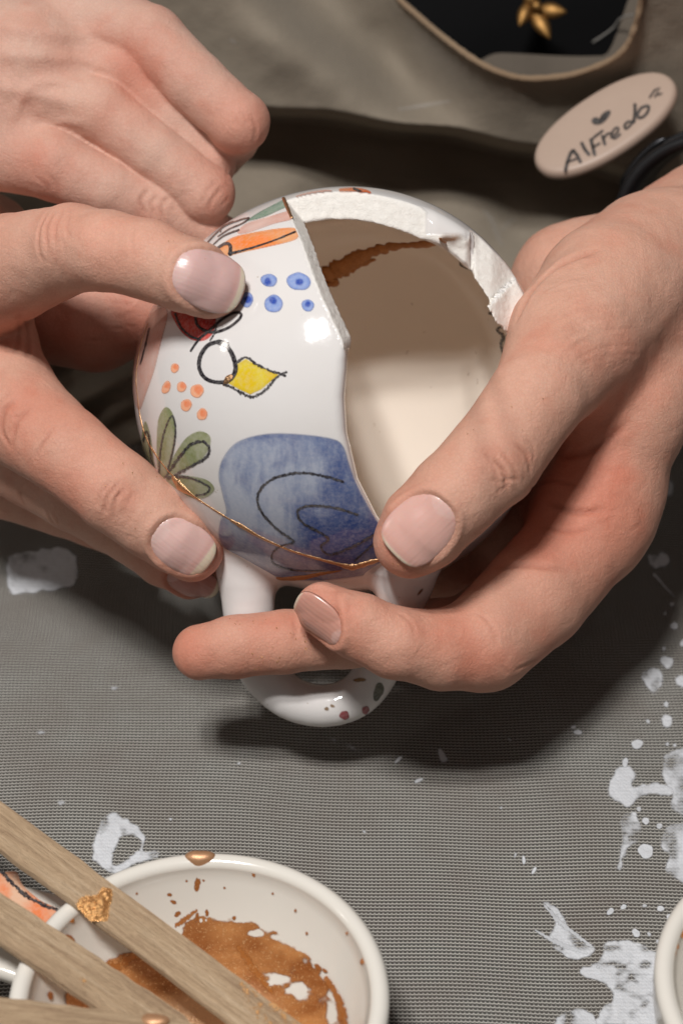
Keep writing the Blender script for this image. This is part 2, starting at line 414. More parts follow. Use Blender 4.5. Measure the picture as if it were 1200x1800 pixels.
# ------------------------------------------------------------------ hands
def build_hand(palm, fingers, creases, nails, red, label, base_rgb, box=None, kpalm=5.0, vox=0.52, tone=1.0):
    palm_f = limbs(palm, 7.0)
    def f(P):
        p = palm_f(P); tot = None
        for g, k in fingers:
            d = smin(p, g(P), k)
            tot = d if tot is None else smin(tot, d, 0.7)
        return tot
    los = np.array([palm_f.box[0]] + [g.box[0] for g, _ in fingers]).min(0); his = np.array([palm_f.box[1]] + [g.box[1] for g, _ in fingers]).max(0)
    if box is not None: los = np.maximum(los, box[0]); his = np.minimum(his, box[1])
    P, Q, N = polygonise(f, (los, his), vox)
    disp = np.zeros(len(P)); dark = np.zeros(len(P))
    # soft tissue is never perfectly round
    disp += 0.55 * (fbm(P * 0.09, 2) - 0.5) + 0.25 * (fbm(P * 0.3 + 11, 2) - 0.5)
    pxy = to_px(P); facing = N[:, 2] > -0.05
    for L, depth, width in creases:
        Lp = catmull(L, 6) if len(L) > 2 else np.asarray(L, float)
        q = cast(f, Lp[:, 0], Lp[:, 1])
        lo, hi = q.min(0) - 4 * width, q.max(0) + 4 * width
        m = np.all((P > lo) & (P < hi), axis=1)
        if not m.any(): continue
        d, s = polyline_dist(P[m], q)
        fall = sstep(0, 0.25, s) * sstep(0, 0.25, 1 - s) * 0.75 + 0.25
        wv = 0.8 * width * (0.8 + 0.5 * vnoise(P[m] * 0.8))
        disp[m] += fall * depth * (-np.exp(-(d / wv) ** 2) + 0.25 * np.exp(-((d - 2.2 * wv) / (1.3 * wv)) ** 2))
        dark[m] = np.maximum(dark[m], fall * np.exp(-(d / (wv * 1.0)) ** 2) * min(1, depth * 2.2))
    # nails: a local frame on the dorsal side of each fingertip
    nail_meshes = []
    for nd in nails:
        c = cast(f, [nd['c'][0]], [nd['c'][1]])[0]
        nrm = gradient(f, c[None])[0]
        nrm = nrm + np.array(nd.get('tilt', (0, 0, 0))); nrm /= np.linalg.norm(nrm)
        t2 = cast(f, [nd['c'][0] + nd['dir'][0] * 12], [nd['c'][1] + nd['dir'][1] * 12])[0]
        a = t2 - c; a -= nrm * (a @ nrm); a /= np.linalg.norm(a)
        s = np.cross(nrm, a)
        Lm, Wm = nd['L'], nd['W']
        loc = P - c; x = loc @ s; y = loc @ a; z = loc @ nrm
        ok = (np.abs(z) < 6) & (np.abs(x) < Wm) & (np.abs(y) < Lm)
        ex = nd.get('sq', 3.2)
        def outline(x_, y_):
            yy = y_ / (Lm * 0.5); xx = x_ / (Wm * 0.5 * (1 + 0.07 * np.clip(yy, -1, 1)))
            return np.where(yy < 0, (np.abs(xx) ** 2.5 + np.abs(yy) ** 2.5) ** 0.4, (np.abs(xx) ** 3.0 + np.abs(yy) ** 2.4) ** 0.36)
        r = outline(x, y); dist = (r - 1) * min(Lm, Wm) * 0.5
        inside = ok & (dist < 0)
        disp[inside] -= 0.45 * sstep(0, 0.8, -dist[inside])
        ring = ok & (dist >= 0) & (dist < 2.6)
        fold = sstep(0.46, 0.05, y[ring] / Lm)
        disp[ring] += fold * 0.55 * np.exp(-((dist[ring] - 0.75) / 0.7) ** 2)
        ring2 = ok & (np.abs(dist) < 0.5) & (y < 0.35 * Lm)
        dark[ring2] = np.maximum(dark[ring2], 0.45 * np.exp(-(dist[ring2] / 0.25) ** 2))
        # plate
        nu, nv = 33, 41
        su = np.linspace(-1, 1, nu); sv = np.linspace(-1, 1, nv)
        S, T = np.meshgrid(su, sv, indexing='ij')
        # map square to superellipse
        rr = np.maximum(np.abs(S), np.abs(T)); rr = np.where(rr < 1e-6, 1, rr)
        kk = rr / np.maximum(outline(S * Wm * 0.5, T * Lm * 0.5), 1e-6)
        blend = np.clip(rr, 0, 1) ** 2
        S2 = S * (1 - blend + blend * kk); T2 = T * (1 - blend + blend * kk)
        X = S2 * Wm * 0.5; Y = T2 * Lm * 0.5
        start = c + nrm * 7.0 + X.reshape(-1, 1) * s + Y.reshape(-1, 1) * a
        hit = march(f, start, np.repeat(-nrm[None], len(start), 0))
        Z = ((hit - c) @ nrm).reshape(nu, nv)
        # never falls away faster than a nail can bend
        curve_x = -(X ** 2) / (2 * nd.get('rx', 0.62) * Wm); curve_y = -(Y ** 2) / (2 * nd.get('ry', 1.8) * Lm)
        tilt0 = np.polyfit(Y[nu // 2, 8:30], Z[nu // 2, 8:30], 1)
        Zi = curve_x + curve_y + tilt0[0] * Y + tilt0[1]
        wgt = sstep(-0.3, 0.9, T2)
        Z = np.maximum(Z, Zi - 0.25) * (1 - wgt) + np.maximum(Zi, Z - 0.1) * wgt
        Z = Z + 0.10
        Z += 0.03 * np.sin(X * 7.0 + 0.6 * np.sin(X * 3))          # fine length ridges
        top = c + X[..., None] * s + Y[..., None] * a + Z[..., None] * nrm
        edge = sstep(0.80, 1.0, rr)
        top = top - nrm * (0.16 * edge ** 3)[..., None]
        bot = top - nrm * 0.42
        Vv = np.concatenate([top.reshape(-1, 3), bot.reshape(-1, 3)])
        I = np.arange(nu * nv).reshape(nu, nv); F = []
        for (A, flip) in ((I, False), (I + nu * nv, True)):
            q = np.stack([A[:-1, :-1], A[1:, :-1], A[1:, 1:], A[:-1, 1:]], -1).reshape(-1, 4)
            F.append(q[:, ::-1] if flip else q)
        loop = np.concatenate([I[:-1, 0], I[-1, :-1], I[:0:-1, -1], I[0, :0:-1]])
        lp2 = np.roll(loop, -1)
        F.append(np.stack([lp2, loop, loop + nu * nv, lp2 + nu * nv], -1))
        F = np.concatenate(F)
        ta = T2.ravel(); sa = S2.ravel(); fe = nd.get('free', 0.80)
        bend = fe - 0.16 * (1 - np.abs(sa) ** 2) * nd.get('fb', 0.0) + 0.10 * sa ** 2 * nd.get('fs', -1.0)
        free = sstep(bend - 0.03, bend + 0.05, ta)
        lun = sstep(0.06, 0.0, np.hypot(sa * 0.72, (ta + 1.02)) - nd.get('lun', 0.42))
        pink = LIN(nd.get('pink', (214, 170, 160))); white = LIN(nd.get('white', (226, 208, 184)))
        cl = pink[None] * (1 + 0.06 * (fbm(p3(sa * 3, ta * 3, 1.0), 2) - 0.5)[:, None])
        cl = cl * (1 - lun[:, None] * 0.35) + LIN((226, 196, 188)) * lun[:, None] * 0.35
        pinkband = np.exp(-((ta - bend + 0.1) / 0.09) ** 2) * 0.35
        cl = cl * (1 - pinkband[:, None]) + LIN((206, 150, 136)) * pinkband[:, None]
        cl = cl * (1 - free[:, None]) + white * free[:, None]
        cl = np.concatenate([cl, cl * 0.9])
        nail_meshes.append((Vv, F, cl))
    Pd = P + disp[:, None] * N
    col = np.repeat(LIN(base_rgb)[None], len(P), 0)
    n1 = fbm(P * 0.07 + 3, 3); n2 = fbm(P * 0.28 + 9, 3)
    rd = 0.38 * sstep(0.40, 0.75, n1) + 0.22 * sstep(0.45, 0.8, n2)
    for (rx, ry, rw, rr_, am) in red:
        c = cast(f, [rx], [ry])[0]; d = np.linalg.norm(P - c, axis=1); rd = rd + 1.15 * am * np.exp(-(d / Rmm(rr_, c[2])) ** 2)
    rd = np.clip(rd, 0, 1)[:, None]
    col = col * (1 - rd) + (col * np.array([0.94, 0.60, 0.53])) * rd
    dk = np.clip(dark, 0, 1)[:, None] * 0.55  # shade in creases and round nails painted into the skin colour
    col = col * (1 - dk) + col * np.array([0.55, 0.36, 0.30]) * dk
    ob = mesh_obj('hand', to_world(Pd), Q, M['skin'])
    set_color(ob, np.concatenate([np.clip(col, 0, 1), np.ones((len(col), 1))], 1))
    tag(ob, label, 'hand', 'hands holding the mug')
    for Vv, F, cl in nail_meshes:
        nb_ = mesh_obj('fingernail', to_world(Vv), F, M['nail'], ob)
        set_color(nb_, np.concatenate([np.clip(cl, 0, 1), np.ones((len(cl), 1))], 1))
    return ob, f
def gold_dust(ob, f, spots, seed):
    """specks of gold powder left on the skin: too small to pick apart, one part"""
    r_ = np.random.default_rng(seed); Vv = []; F = []
    for (x, y, sx, sy, n) in spots:
        px = x + r_.normal(0, sx, n); py = y + r_.normal(0, sy, n); q = cast(f, px, py); nn = gradient(f, q)
        for a, b in zip(q, nn):
            t = np.cross(b, r_.normal(0, 1, 3)); t /= np.linalg.norm(t); u = np.cross(b, t); k = r_.uniform(0.06, 0.17); i = len(Vv)
            for (c, d) in ((1, 0.2), (-0.3, 0.9), (-0.9, -0.3), (0.2, -0.8)): Vv.append(a + b * (0.22 + 0.05 * c) + k * (c * t + d * u))
            F.append([i, i + 1, i + 2, i + 3])
    o = mesh_obj('gold_dust', to_world(np.array(Vv)), np.array(F), M['flake'], ob); o['kind'] = 'stuff'

# ------------------------------------------------------------------ table and mat
def zmat(x, y):
    """gentle unevenness of the mat, mm"""
    return 0.55 * np.sin(x * 0.045 + 1.0) * np.sin(y * 0.038) + 0.9 * np.exp(-(((x + 62) / 9) ** 2)) * sstep(300, 360, y)
EDGE_Y = float(table_pt([600], [782])[0, 1])
def build_mat():
    xs = np.linspace(-150, 170, 260); ys = np.linspace(120, EDGE_Y, 240)
    X, Y = np.meshgrid(xs, ys, indexing='ij'); Z = zmat(X, Y)
    nx, ny = X.shape
    Vv = np.stack([X, Y, Z], -1).reshape(-1, 3) / 1000
    I = np.arange(nx * ny).reshape(nx, ny)
    F = np.stack([I[:-1, :-1], I[1:, :-1], I[1:, 1:], I[:-1, 1:]], -1).reshape(-1, 4)
    # hanging far edge
    lip = np.stack([X[:, -1], Y[:, -1] + 1.5, Z[:, -1] - 2.0], -1) / 1000
    lip2 = np.stack([X[:, -1], Y[:, -1] + 2.0, Z[:, -1] - 40.0], -1) / 1000
    n0 = len(Vv); Vv = np.concatenate([Vv, lip, lip2])
    A, Bq, Cq = I[:, -1], n0 + np.arange(nx), n0 + nx + np.arange(nx)
    for a, b in ((A, Bq), (Bq, Cq)): F = np.concatenate([F, np.stack([a[:-1], a[1:], b[1:], b[:-1]], -1)])
    ob = mesh_obj('table_mat', Vv, F, M['weave'])
    x, y = Vv[:, 0] * 1000, Vv[:, 1] * 1000
    wx = x + 0.5 * np.sin(y * 0.06) + 0.25 * np.sin(y * 0.21 + x * 0.05)
    wy = y + 0.8 * np.sin(x * 0.028 + 2) * np.sin(y * 0.02) + 1.6 * np.exp(-(((x + 62) / 14) ** 2)) * sstep(270, 350, y) + 0.5 * np.sin(x * 0.05 + 0.8) + 0.25 * np.sin(x * 0.17 + y * 0.03) + (x * 0.02)
    at = ob.data.attributes.new('weave', 'FLOAT_VECTOR', 'POINT')
    at.data.foreach_set('vector', np.stack([wx / 0.85, wy / 0.89, x * 0], -1).astype(np.float32).ravel())
    ob['kind'] = 'structure'
    return ob
mat_ob = build_mat()
# table top under the mat
def slab(name, x0, x1, y0, y1, z0, z1, mat):
    v = np.array([[x, y, z] for z in (z0, z1) for y in (y0, y1) for x in (x0, x1)]) / 1000
    f = np.array([[0, 2, 3, 1], [4, 5, 7, 6], [0, 1, 5, 4], [2, 6, 7, 3], [0, 4, 6, 2], [1, 3, 7, 5]])
    return mesh_obj(name, v, f, mat, smooth=False)
tb = slab('table', -150, 170, 118, EDGE_Y - 0.5, -32, -2.5, mat_simple('table_board', lin(88, 74, 62), 0.6)); tb['kind'] = 'structure'

# ------------------------------------------------------------------ flat paint marks laid on a surface
def decal(name, sd, bbox, color, place, mat, parent, step=1.6, alpha=1.0, soft=2.0, keep=None):
    """sd(x, y): signed distance in photo pixels (negative inside); place(px, py) -> world metres"""
    x0, y0, x1, y1 = bbox
    nx = max(3, int((x1 - x0) / step) + 1); ny = max(3, int((y1 - y0) / step) + 1)
    X, Y = np.meshgrid(np.linspace(x0, x1, nx), np.linspace(y0, y1, ny), indexing='ij')
    x, y = X.ravel(), Y.ravel()
    d = sd(x, y); a = sstep(soft * 0.5, -soft * 0.5, d)
    cl = color(x, y, d)
    if cl.shape[1] == 4: a = a * cl[:, 3]; cl = cl[:, :3]
    a = a * (alpha(x, y, d) if callable(alpha) else alpha)
    I = np.arange(nx * ny).reshape(nx, ny)
    F = np.stack([I[:-1, :-1], I[:-1, 1:], I[1:, 1:], I[1:, :-1]], -1).reshape(-1, 4)
    F = F[(a[F] > 0.015).any(1)]
    if len(F) == 0: return None
    used = np.unique(F); mp = -np.ones(nx * ny, int); mp[used] = np.arange(len(used)); F = mp[F]
    W = place(x[used], y[used])
    if keep is not None:
        kp = keep(W); a[used] = a[used] * kp
        ok = (kp[F] > 0.02).any(1); F = F[ok]
        if len(F) == 0: return None
    ob = mesh_obj(name, W, F, mat, parent)
    set_color(ob, np.concatenate([np.clip(cl[used], 0, 1), a[used][:, None]], 1))
    return ob
def sd_poly(pts, smooth=True):
    L = catmull(pts, 8, True) if smooth else np.asarray(pts, float)
    A, B = L, np.roll(L, -1, 0)
    def f(x, y):
        P = np.stack([x, y], -1); best = np.full(len(P), 1e9); ins = np.zeros(len(P), bool)
        for a, b in zip(A, B):
            ba = b - a; h = np.clip((P - a) @ ba / max(ba @ ba, 1e-9), 0, 1); best = np.minimum(best, np.linalg.norm(P - a - h[:, None] * ba, axis=1))
            c = ((a[1] > y) != (b[1] > y)) & (x < (b[0] - a[0]) * (y - a[1]) / (b[1] - a[1] + 1e-12) + a[0]); ins ^= c
        return np.where(ins, -best, best)
    f.box = (L[:, 0].min() - 5, L[:, 1].min() - 5, L[:, 0].max() + 5, L[:, 1].max() + 5)
    return f
def sd_ell(cx, cy, rx, ry, rot=0.0, wob=0.0, seed=0.0):
    c, s = math.cos(rot), math.sin(rot)
    def f(x, y):
        u = (x - cx) * c + (y - cy) * s; v = -(x - cx) * s + (y - cy) * c
        th = np.arctan2(v, u)
        k = np.hypot(u / rx, v / ry) - 1 + wob * (np.sin(th * 3 + seed) * 0.5 + np.sin(th * 5 + seed * 2.3) * 0.35 + np.sin(th * 2 + seed * 1.7) * 0.5)
        return k * min(rx, ry)
    R = max(rx, ry) * (1.2 + wob) + 4
    f.box = (cx - R, cy - R, cx + R, cy + R)
    return f
def sd_line(pts, hw, n=8, rough=0.0):
    L = catmull(pts, n) if len(pts) > 2 else np.asarray(pts, float)
    L = L[:, :2]
    hw = np.atleast_1d(np.asarray(hw, float))
    def f(x, y):
        d, s = polyline_dist(np.stack([x, y], -1), L)
        w = np.interp(s, np.linspace(0, 1, len(hw)), hw) if len(hw) > 1 else hw[0]
        if rough: w = w * (1 + rough * (vnoise(p3(x * 0.35, y * 0.35, 2.0)) - 0.5) * 2)
        return d - w
    m = hw.max() + 5
    f.box = (L[:, 0].min() - m, L[:, 1].min() - m, L[:, 0].max() + m, L[:, 1].max() + m)
    return f
def flat(c): 
    c = LIN(c); return lambda x, y, d: np.repeat(c[None], len(x), 0)

def on_mat(lift):
    def place(x, y):
        p = table_pt(x, y); z = zmat(p[:, 0], p[:, 1]) + lift
        for _ in range(2):
            D = p - CAM; t = (zmat(p[:, 0], p[:, 1]) + lift - CAM_H) / D[:, 2]; p = CAM + D * t[:, None]
        return p / 1000
    return place
WHITE = (205, 210, 220)
def white_col(x, y, d):
    n = fbm(p3(x * 0.03, y * 0.03, 0.3), 3)
    return LIN((226, 228, 232))[None] * (0.75 + 0.25 * n)[:, None]
def thin_alpha(lo, hi, sc=0.045, seed=0.0, sy=1.0):
    def a(x, y, d):
        n = fbm(p3(x * sc, y * sc * sy, seed), 4)
        weave = 0.5 + 0.5 * np.sin(y * 2 * math.pi / 6.2 + 0.9 * np.sin(x * 2 * math.pi / 7.2))
        base = sstep(lo, hi, n)
        return np.clip(base * 0.98 - 0.5 * (1 - base * 0.75) * weave + 0.02, 0, 1) * sstep(0, -5, d + 1)
    return a
SPLATS = [  # polygon, cover
    ([(8, 1005), (15, 975), (60, 965), (105, 960), (135, 975), (136, 1020), (120, 1035), (60, 1045), (18, 1047)], thin_alpha(-0.15, 0.5, 0.05, 1.0)),
    ([(180, 1432), (205, 1428), (235, 1446), (258, 1468), (255, 1495), (280, 1492), (278, 1508), (240, 1520), (205, 1540), (170, 1520), (160, 1505), (166, 1470)], thin_alpha(0.12, 0.5, 0.05, 2.0)),
    ([(1070, 1372), (1082, 1348), (1110, 1347), (1118, 1365), (1115, 1378), (1140, 1374), (1185, 1378), (1200, 1395), (1180, 1400), (1140, 1398), (1122, 1408), (1104, 1420), (1075, 1408), (1066, 1394)], thin_alpha(0.1, 0.45, 0.05, 3.0)),
    ([(1160, 1338), (1175, 1322), (1215, 1316), (1230, 1420), (1205, 1440), (1175, 1420), (1178, 1395), (1162, 1370)], thin_alpha(0.1, 0.7, 0.05, 4.0)),
    ([(1088, 1440), (1112, 1425), (1126, 1445), (1122, 1480), (1100, 1500), (1095, 1528), (1083, 1526), (1086, 1480)], thin_alpha(0.15, 0.75, 0.06, 5.0)),
    ([(1165, 1455), (1190, 1445), (1220, 1450), (1225, 1545), (1190, 1550), (1165, 1530), (1172, 1505), (1160, 1490)], thin_alpha(0.05, 0.65, 0.05, 6.0)),
    ([(950, 1585), (975, 1590), (998, 1615), (1003, 1635), (1045, 1662), (1040, 1680), (1005, 1690), (975, 1672), (945, 1640), (965, 1640), (970, 1610)], thin_alpha(0.12, 0.6, 0.05, 7.0)),
    ([(1015, 1705), (1050, 1685), (1060, 1655), (1110, 1650), (1150, 1670), (1175, 1690), (1180, 1810), (1040, 1812), (1050, 1780), (1072, 1755), (1062, 1735), (1030, 1722)], thin_alpha(0.08, 0.52, 0.045, 8.0, 1.6)),
    ([(975, 1790), (1005, 1772), (1040, 1778), (1052, 1800), (1040, 1812), (970, 1812)], thin_alpha(0.15, 0.6, 0.05, 9.0)),
    ([(1122, 1185), (1140, 1172), (1162, 1178), (1166, 1200), (1155, 1222), (1145, 1222), (1130, 1205)], thin_alpha(0.1, 0.6, 0.06, 10.0)),
    ([(1158, 1160), (1170, 1150), (1184, 1156), (1185, 1170), (1170, 1178)], thin_alpha(0.0, 0.4, 0.06, 11.0)),
    ([(1185, 1190), (1200, 1185), (1215, 1195), (1205, 1210), (1188, 1204)], thin_alpha(0.0, 0.4, 0.06, 12.0)),
    ([(1134, 975), (1150, 970), (1172, 972), (1178, 988), (1165, 1000), (1145, 1000)], thin_alpha(0.0, 0.4, 0.06, 13.0)),
    ([(1140, 845), (1160, 838), (1182, 845), (1184, 872), (1172, 886), (1150, 880)], thin_alpha(0.2, 0.8, 0.06, 14.0)),
    ([(766, 1318), (775, 1309), (780, 1318), (788, 1330), (785, 1340), (772, 1338)], thin_alpha(-0.2, 0.2, 0.06, 15.0)),
    ([(1157, 1262), (1170, 1253), (1182, 1262), (1178, 1278), (1162, 1280)], thin_alpha(-0.1, 0.35, 0.06, 16.0)),
    ([(572, 1296), (600, 1298), (640, 1318), (665, 1330), (662, 1336), (620, 1322), (585, 1306)], thin_alpha(0.35, 0.9, 0.06, 17.0)),
    ([(190, 1208), (205, 1203), (212, 1210), (200, 1216)], thin_alpha(0.0, 0.6, 0.06, 18.0)),
    ([(60, 1287), (72, 1282), (82, 1288), (70, 1293)], thin_alpha(0.0, 0.6, 0.06, 19.0)),
    ([(100, 1408), (112, 1403), (118, 1412), (106, 1418)], thin_alpha(0.0, 0.7, 0.06, 20.0)),
]
sid = 0
for poly, al in SPLATS:
    base = sd_poly(poly)
    hole = sd_poly([(212, 1478), (232, 1470), (246, 1484), (238, 1496), (220, 1512), (200, 1516)]) if sid == 1 else None
    def sdn(x, y, base=base, s=sid, hole=hole):
        d = base(x, y) + 11.0 * (fbm(p3(x * 0.08, y * 0.08, s * 1.7), 4) - 0.5)
        return d if hole is None else np.maximum(d, -hole(x, y) + 10 * (fbm(p3(x * 0.05, y * 0.14, 2.0), 3) - 0.5))
    decal('paint_splat', sdn, base.box, white_col, on_mat(0.16 + 0.012 * (sid % 5)), M['paint_and_streaks'], mat_ob, 1.7, al, 2.0); sid += 1
DROPS = [(1119, 1308, 10, 8), (1134, 1496, 14, 12), (1134, 1443, 6, 6), (1138, 1268, 4, 3), (1170, 1238, 5, 4), (1184, 1100, 6, 7), (1166, 1140, 4, 3), (1200, 1130, 7, 5),
         (1072, 1602, 7, 5), (1095, 1594, 6, 4), (1132, 1592, 4, 3), (1160, 1597, 6, 5), (1176, 1612, 6, 5), (1117, 1640, 8, 6), (1140, 1642, 4, 3), (1158, 1452, 5, 5), (1098, 1340, 8, 5),
         (1122, 1422, 4, 4), (1185, 1310, 3, 3), (1172, 1308, 3, 3), (1007, 1278, 5, 3), (1015, 1287, 8, 4), (895, 1300, 4, 2), (1180, 1062, 4, 4), (1168, 1078, 3, 3), (1155, 1655, 3, 3),
         (920, 1512, 8, 3), (905, 1503, 5, 2), (938, 1530, 7, 3), (700, 1335, 9, 3), (735, 1372, 8, 3), (420, 1342, 3, 2), (300, 1440, 3, 2), (1050, 1700, 3, 3), (640, 1462, 3, 2), (880, 1420, 2, 2)]
for i, (x, y, rx, ry) in enumerate(DROPS):
    sd = sd_ell(x, y, rx, ry, 0.3 * i, 0.10, i * 1.3)
    decal('paint_drop', sd, sd.box, white_col, on_mat(0.24), M['paint_and_streaks'], mat_ob, 1.0, 0.95 if rx > 5 else 0.8, 1.4)
for L, hw in (([(1150, 1010), (1165, 1028), (1184, 1048)], [3, 2, 0.8]), ([(955, 1590), (985, 1622), (1040, 1665)], [1.5, 4, 2]), ([(940, 1635), (985, 1660), (1030, 1675)], [1, 4, 2])):
    sd = sd_line(L, hw, rough=0.6); decal('paint_streak', sd, sd.box, white_col, on_mat(0.25), M['paint_and_streaks'], mat_ob, 1.2, 0.75, 1.5)

# ------------------------------------------------------------------ the broken mug
MC = V(592, 690, 0.0); WALL = 5.4; PXMM = FPX / D0
_th = np.radians([0, 24, 53, 65, 73, 89, 105, 125, 150, 172, 188, 209, 237, 255, 280, 296, 310, 326])
_r = np.array([368, 367, 376, 369, 363, 358, 353, 353, 358, 360, 352, 346, 354, 354, 350, 364, 370, 372]) * 0.996
_A = np.stack([np.ones_like(_th)] + [g(k * _th) for k in (1, 2, 3) for g in (np.cos, np.sin)], 1)
_fc = np.linalg.lstsq(_A, _r, rcond=None)[0]
def mug_outer(P):
    q = P - MC; th = np.arctan2(q[..., 1], q[..., 0])
    r = _fc[0] + sum(_fc[1 + 2 * i] * np.cos((i + 1) * th) + _fc[2 + 2 * i] * np.sin((i + 1) * th) for i in range(3))
    r0 = 360.0; w = np.clip(np.hypot(q[..., 0], q[..., 1]) / 40.0, 0, 1)
    r = (r0 + (r - r0) * w) / PXMM
    s = np.sqrt((q[..., 0] ** 2 + q[..., 1] ** 2) / r ** 2 + (q[..., 2] / 43.0) ** 2) + 1e-9
    n = np.linalg.norm(q, axis=-1)
    return n * (1 - 1 / s)
def mug_inner(P): return mug_outer(P) + WALL
XL_Y = np.array([250, 345, 365, 390, 430, 490, 545, 600, 625, 650, 700, 760, 840, 905, 950, 985, 1040], float)
XL_X = np.array([470, 500, 507, 515, 532, 552, 576, 602, 607, 606, 602, 606, 625, 658, 692, 735, 800], float)
def mug_cut(P):
    """positive inside the missing piece"""
    px = to_px(P); X, Y = px[..., 0], px[..., 1]
    tau = np.clip(-mug_outer(P) / WALL, 0, 1)
    rough = np.zeros(P.shape[:-1]); sel = (P[..., 2] > 4) & (P[..., 2] < 46) & (Y < 640) & (tau > 0) & (X > 470)
    if sel.any(): rough[sel] = fbm(P[sel] * 1.2, 2) - 0.5
    up = sstep(625, 590, Y)
    c1 = (X - np.interp(Y, XL_Y, XL_X) - tau * (6 + 14 * up)) / PXMM + rough * 0.25 * up
    wc = 16.6 - 3.4 * sstep(815, 840, X) + 0.8 * np.sin(X * 0.02) + 0.8 * sstep(740, 770, X) * sstep(845, 815, X) * sstep(440, 420, Y) - 3.5 * sstep(860, 900, X)
    step = sstep(0, 2, (X - 880) * 0.70 + (Y - 500) * 0.70 - 8)
    wc = wc + 1.0 * step - 1.6 * sstep(0, 5, (X - 826)) * sstep(300, 330, Y) * (1 - step)
    wc = wc + 4.6 * tau * sstep(826, 836, X) * sstep(640, 560, Y)
    c2 = P[..., 2] - wc + rough * 0.22 * np.where((X > 740) & (X < 828) & (Y < 420), 0.1, 1.0)
    yb = np.interp(X, [600, 690, 760, 860, 960], [930, 955, 965, 925, 850])
    c3 = (yb - Y - tau * 10) / PXMM
    return smin(smin(c1, c2, 0.3), c3, 0.8), c1, c2, c3
HANDLE = [(436, 985, 4, 58), (436, 1050, 4, 45), (442, 1120, 3, 42), (462, 1180, 3, 39), (508, 1226, 3, 36), (570, 1241, 3, 35), (628, 1222, 3, 36), (666, 1172, 5, 37), (692, 1105, 9, 37), (706, 1050, 13, 41), (712, 1000, 15, 60)]
handle_f = chain([tuple(p) + (r,) for p, r in zip([tuple(q) for q in catmull([h[:3] for h in HANDLE], 3)], catmull([[h[3]] for h in HANDLE], 3)[:, 0])], 1.0)
def mug_f(P):
    do = mug_outer(P); sh = smax(do, -(do + WALL), 0.6)
    c, c1, c2, c3 = mug_cut(P)
    px = to_px(P); lip = np.maximum(sstep(600, 640, px[..., 1]), sstep(735, 760, px[..., 0]) * sstep(828, 820, px[..., 0]))
    kk = 0.5 + 1.8 * lip
    h = np.maximum(kk - np.abs(c - sh), 0) / kk
    body = np.maximum(c, sh) + h * h * kk * 0.25
    low = (P[..., 1] < V(0, 930, 4)[1]) & (np.abs(P[..., 2] - 8) < 20)
    if low.any(): body[low] = smin(body[low], np.maximum(handle_f(P[low]), -(do[low] + 2.0)), 3.6)
    return body
def build_mug():
    lo = MC - 48; hi = MC + 48; lo[1] = V(0, 1300, 0)[1]
    P, Q, N = polygonise(mug_f, (lo, hi), 0.5, 2)
    do = mug_outer(P); c, c1, c2, c3 = mug_cut(P); px = to_px(P)
    tau = -do / WALL
    oncut = sstep(0.45, 0.15, np.abs(c)) * sstep(-0.03, 0.05, tau) * sstep(1.03, 0.95, tau)
    up = ((px[:, 1] < 612) & (c1 < c2 + 0.1)) | ((c2 <= c1 + 0.1) & ~((px[:, 0] > 750) & (px[:, 0] < 828) & (px[:, 1] < 415)))
    fr = oncut * up * (px[:, 1] < np.where(px[:, 0] > 800, 582, 620))
    P = P + N * (fr * 0.25 * (fbm(P * 1.3, 3) - 0.5))[:, None]
    root = empty('mug', to_world(MC + np.array([0, -43, 0])))
    tag(root, 'broken white painted ceramic mug with gold mended seams, held in the hands', 'mug')
    bpy.context.view_layer.update()
    ob = mesh_obj('mug_body', to_world(P), Q, M['mug'], root)
    set_float(ob, fr, 'frac'); set_float(ob, sstep(0.8, 0.97, tau) * (do < 0), 'inner')
    return root, ob
mug, mug_body = build_mug()

def on_mug(lift, f=mug_outer):
    def place(x, y):
        p = cast(f, x, y); n = gradient(f, p, 0.3); return to_world(p + n * lift)
    return place
def on_inner(lift):
    g = lambda P: -mug_inner(P)
    def place(x, y):
        p = cast(g, x, y, 5.0); n = gradient(g, p, 0.3); return to_world(p + n * lift)
    return place
def tube(name, P3, rad, mat, parent, N3=None, flat_=1.0, seg=8, wob=0.25, seed=0.0, dense=3):
    P3 = np.asarray(P3, float); n = len(P3)
    T = np.gradient(P3, axis=0); T /= np.linalg.norm(T, axis=1, keepdims=True) + 1e-9
    if N3 is None: N3 = np.repeat(np.array([[0, 0, 1.0]]), n, 0)
    N3 = N3 - T * (N3 * T).sum(1, keepdims=True); N3 /= np.linalg.norm(N3, axis=1, keepdims=True) + 1e-9
    Bn = np.cross(T, N3); rad = np.broadcast_to(np.asarray(rad, float), (n,))
    rad = rad * (1 + wob * 2 * (fbm(P3 * 1.3 + seed, 2) - 0.5)); rad = rad.copy(); rad[0] *= 0.3; rad[-1] *= 0.3
    an = np.linspace(0, 2 * np.pi, seg, endpoint=False)
    R = P3[:, None] + rad[:, None, None] * (np.cos(an)[None, :, None] * Bn[:, None] + flat_ * np.sin(an)[None, :, None] * N3[:, None])
    Vv = R.reshape(-1, 3); I = np.arange(n * seg).reshape(n, seg); J = np.roll(I, -1, 1)
    F = np.stack([I[:-1], I[1:], J[1:], J[:-1]], -1).reshape(-1, 4)[:, ::-1]
    return mesh_obj(name, to_world(Vv), F, mat, parent)
def mug_line(name, pts, rad, mat, f=mug_outer, inner=False, flat_=0.6, wob=0.3, lift=0.0, parent=None):
    L = catmull(pts, 10)
    if inner:
        g = lambda P: -mug_inner(P); p = cast(g, L[:, 0], L[:, 1], 5.0)
    else: g = f; p = cast(g, L[:, 0], L[:, 1])
    n = gradient(g, p, 0.3)
    rr = 1.15 * np.interp(np.linspace(0, 1, len(L)), np.linspace(0, 1, len(rad)), rad)
    return tube(name, p + n * lift, rr, mat, parent or mug, n, flat_, 8, wob)

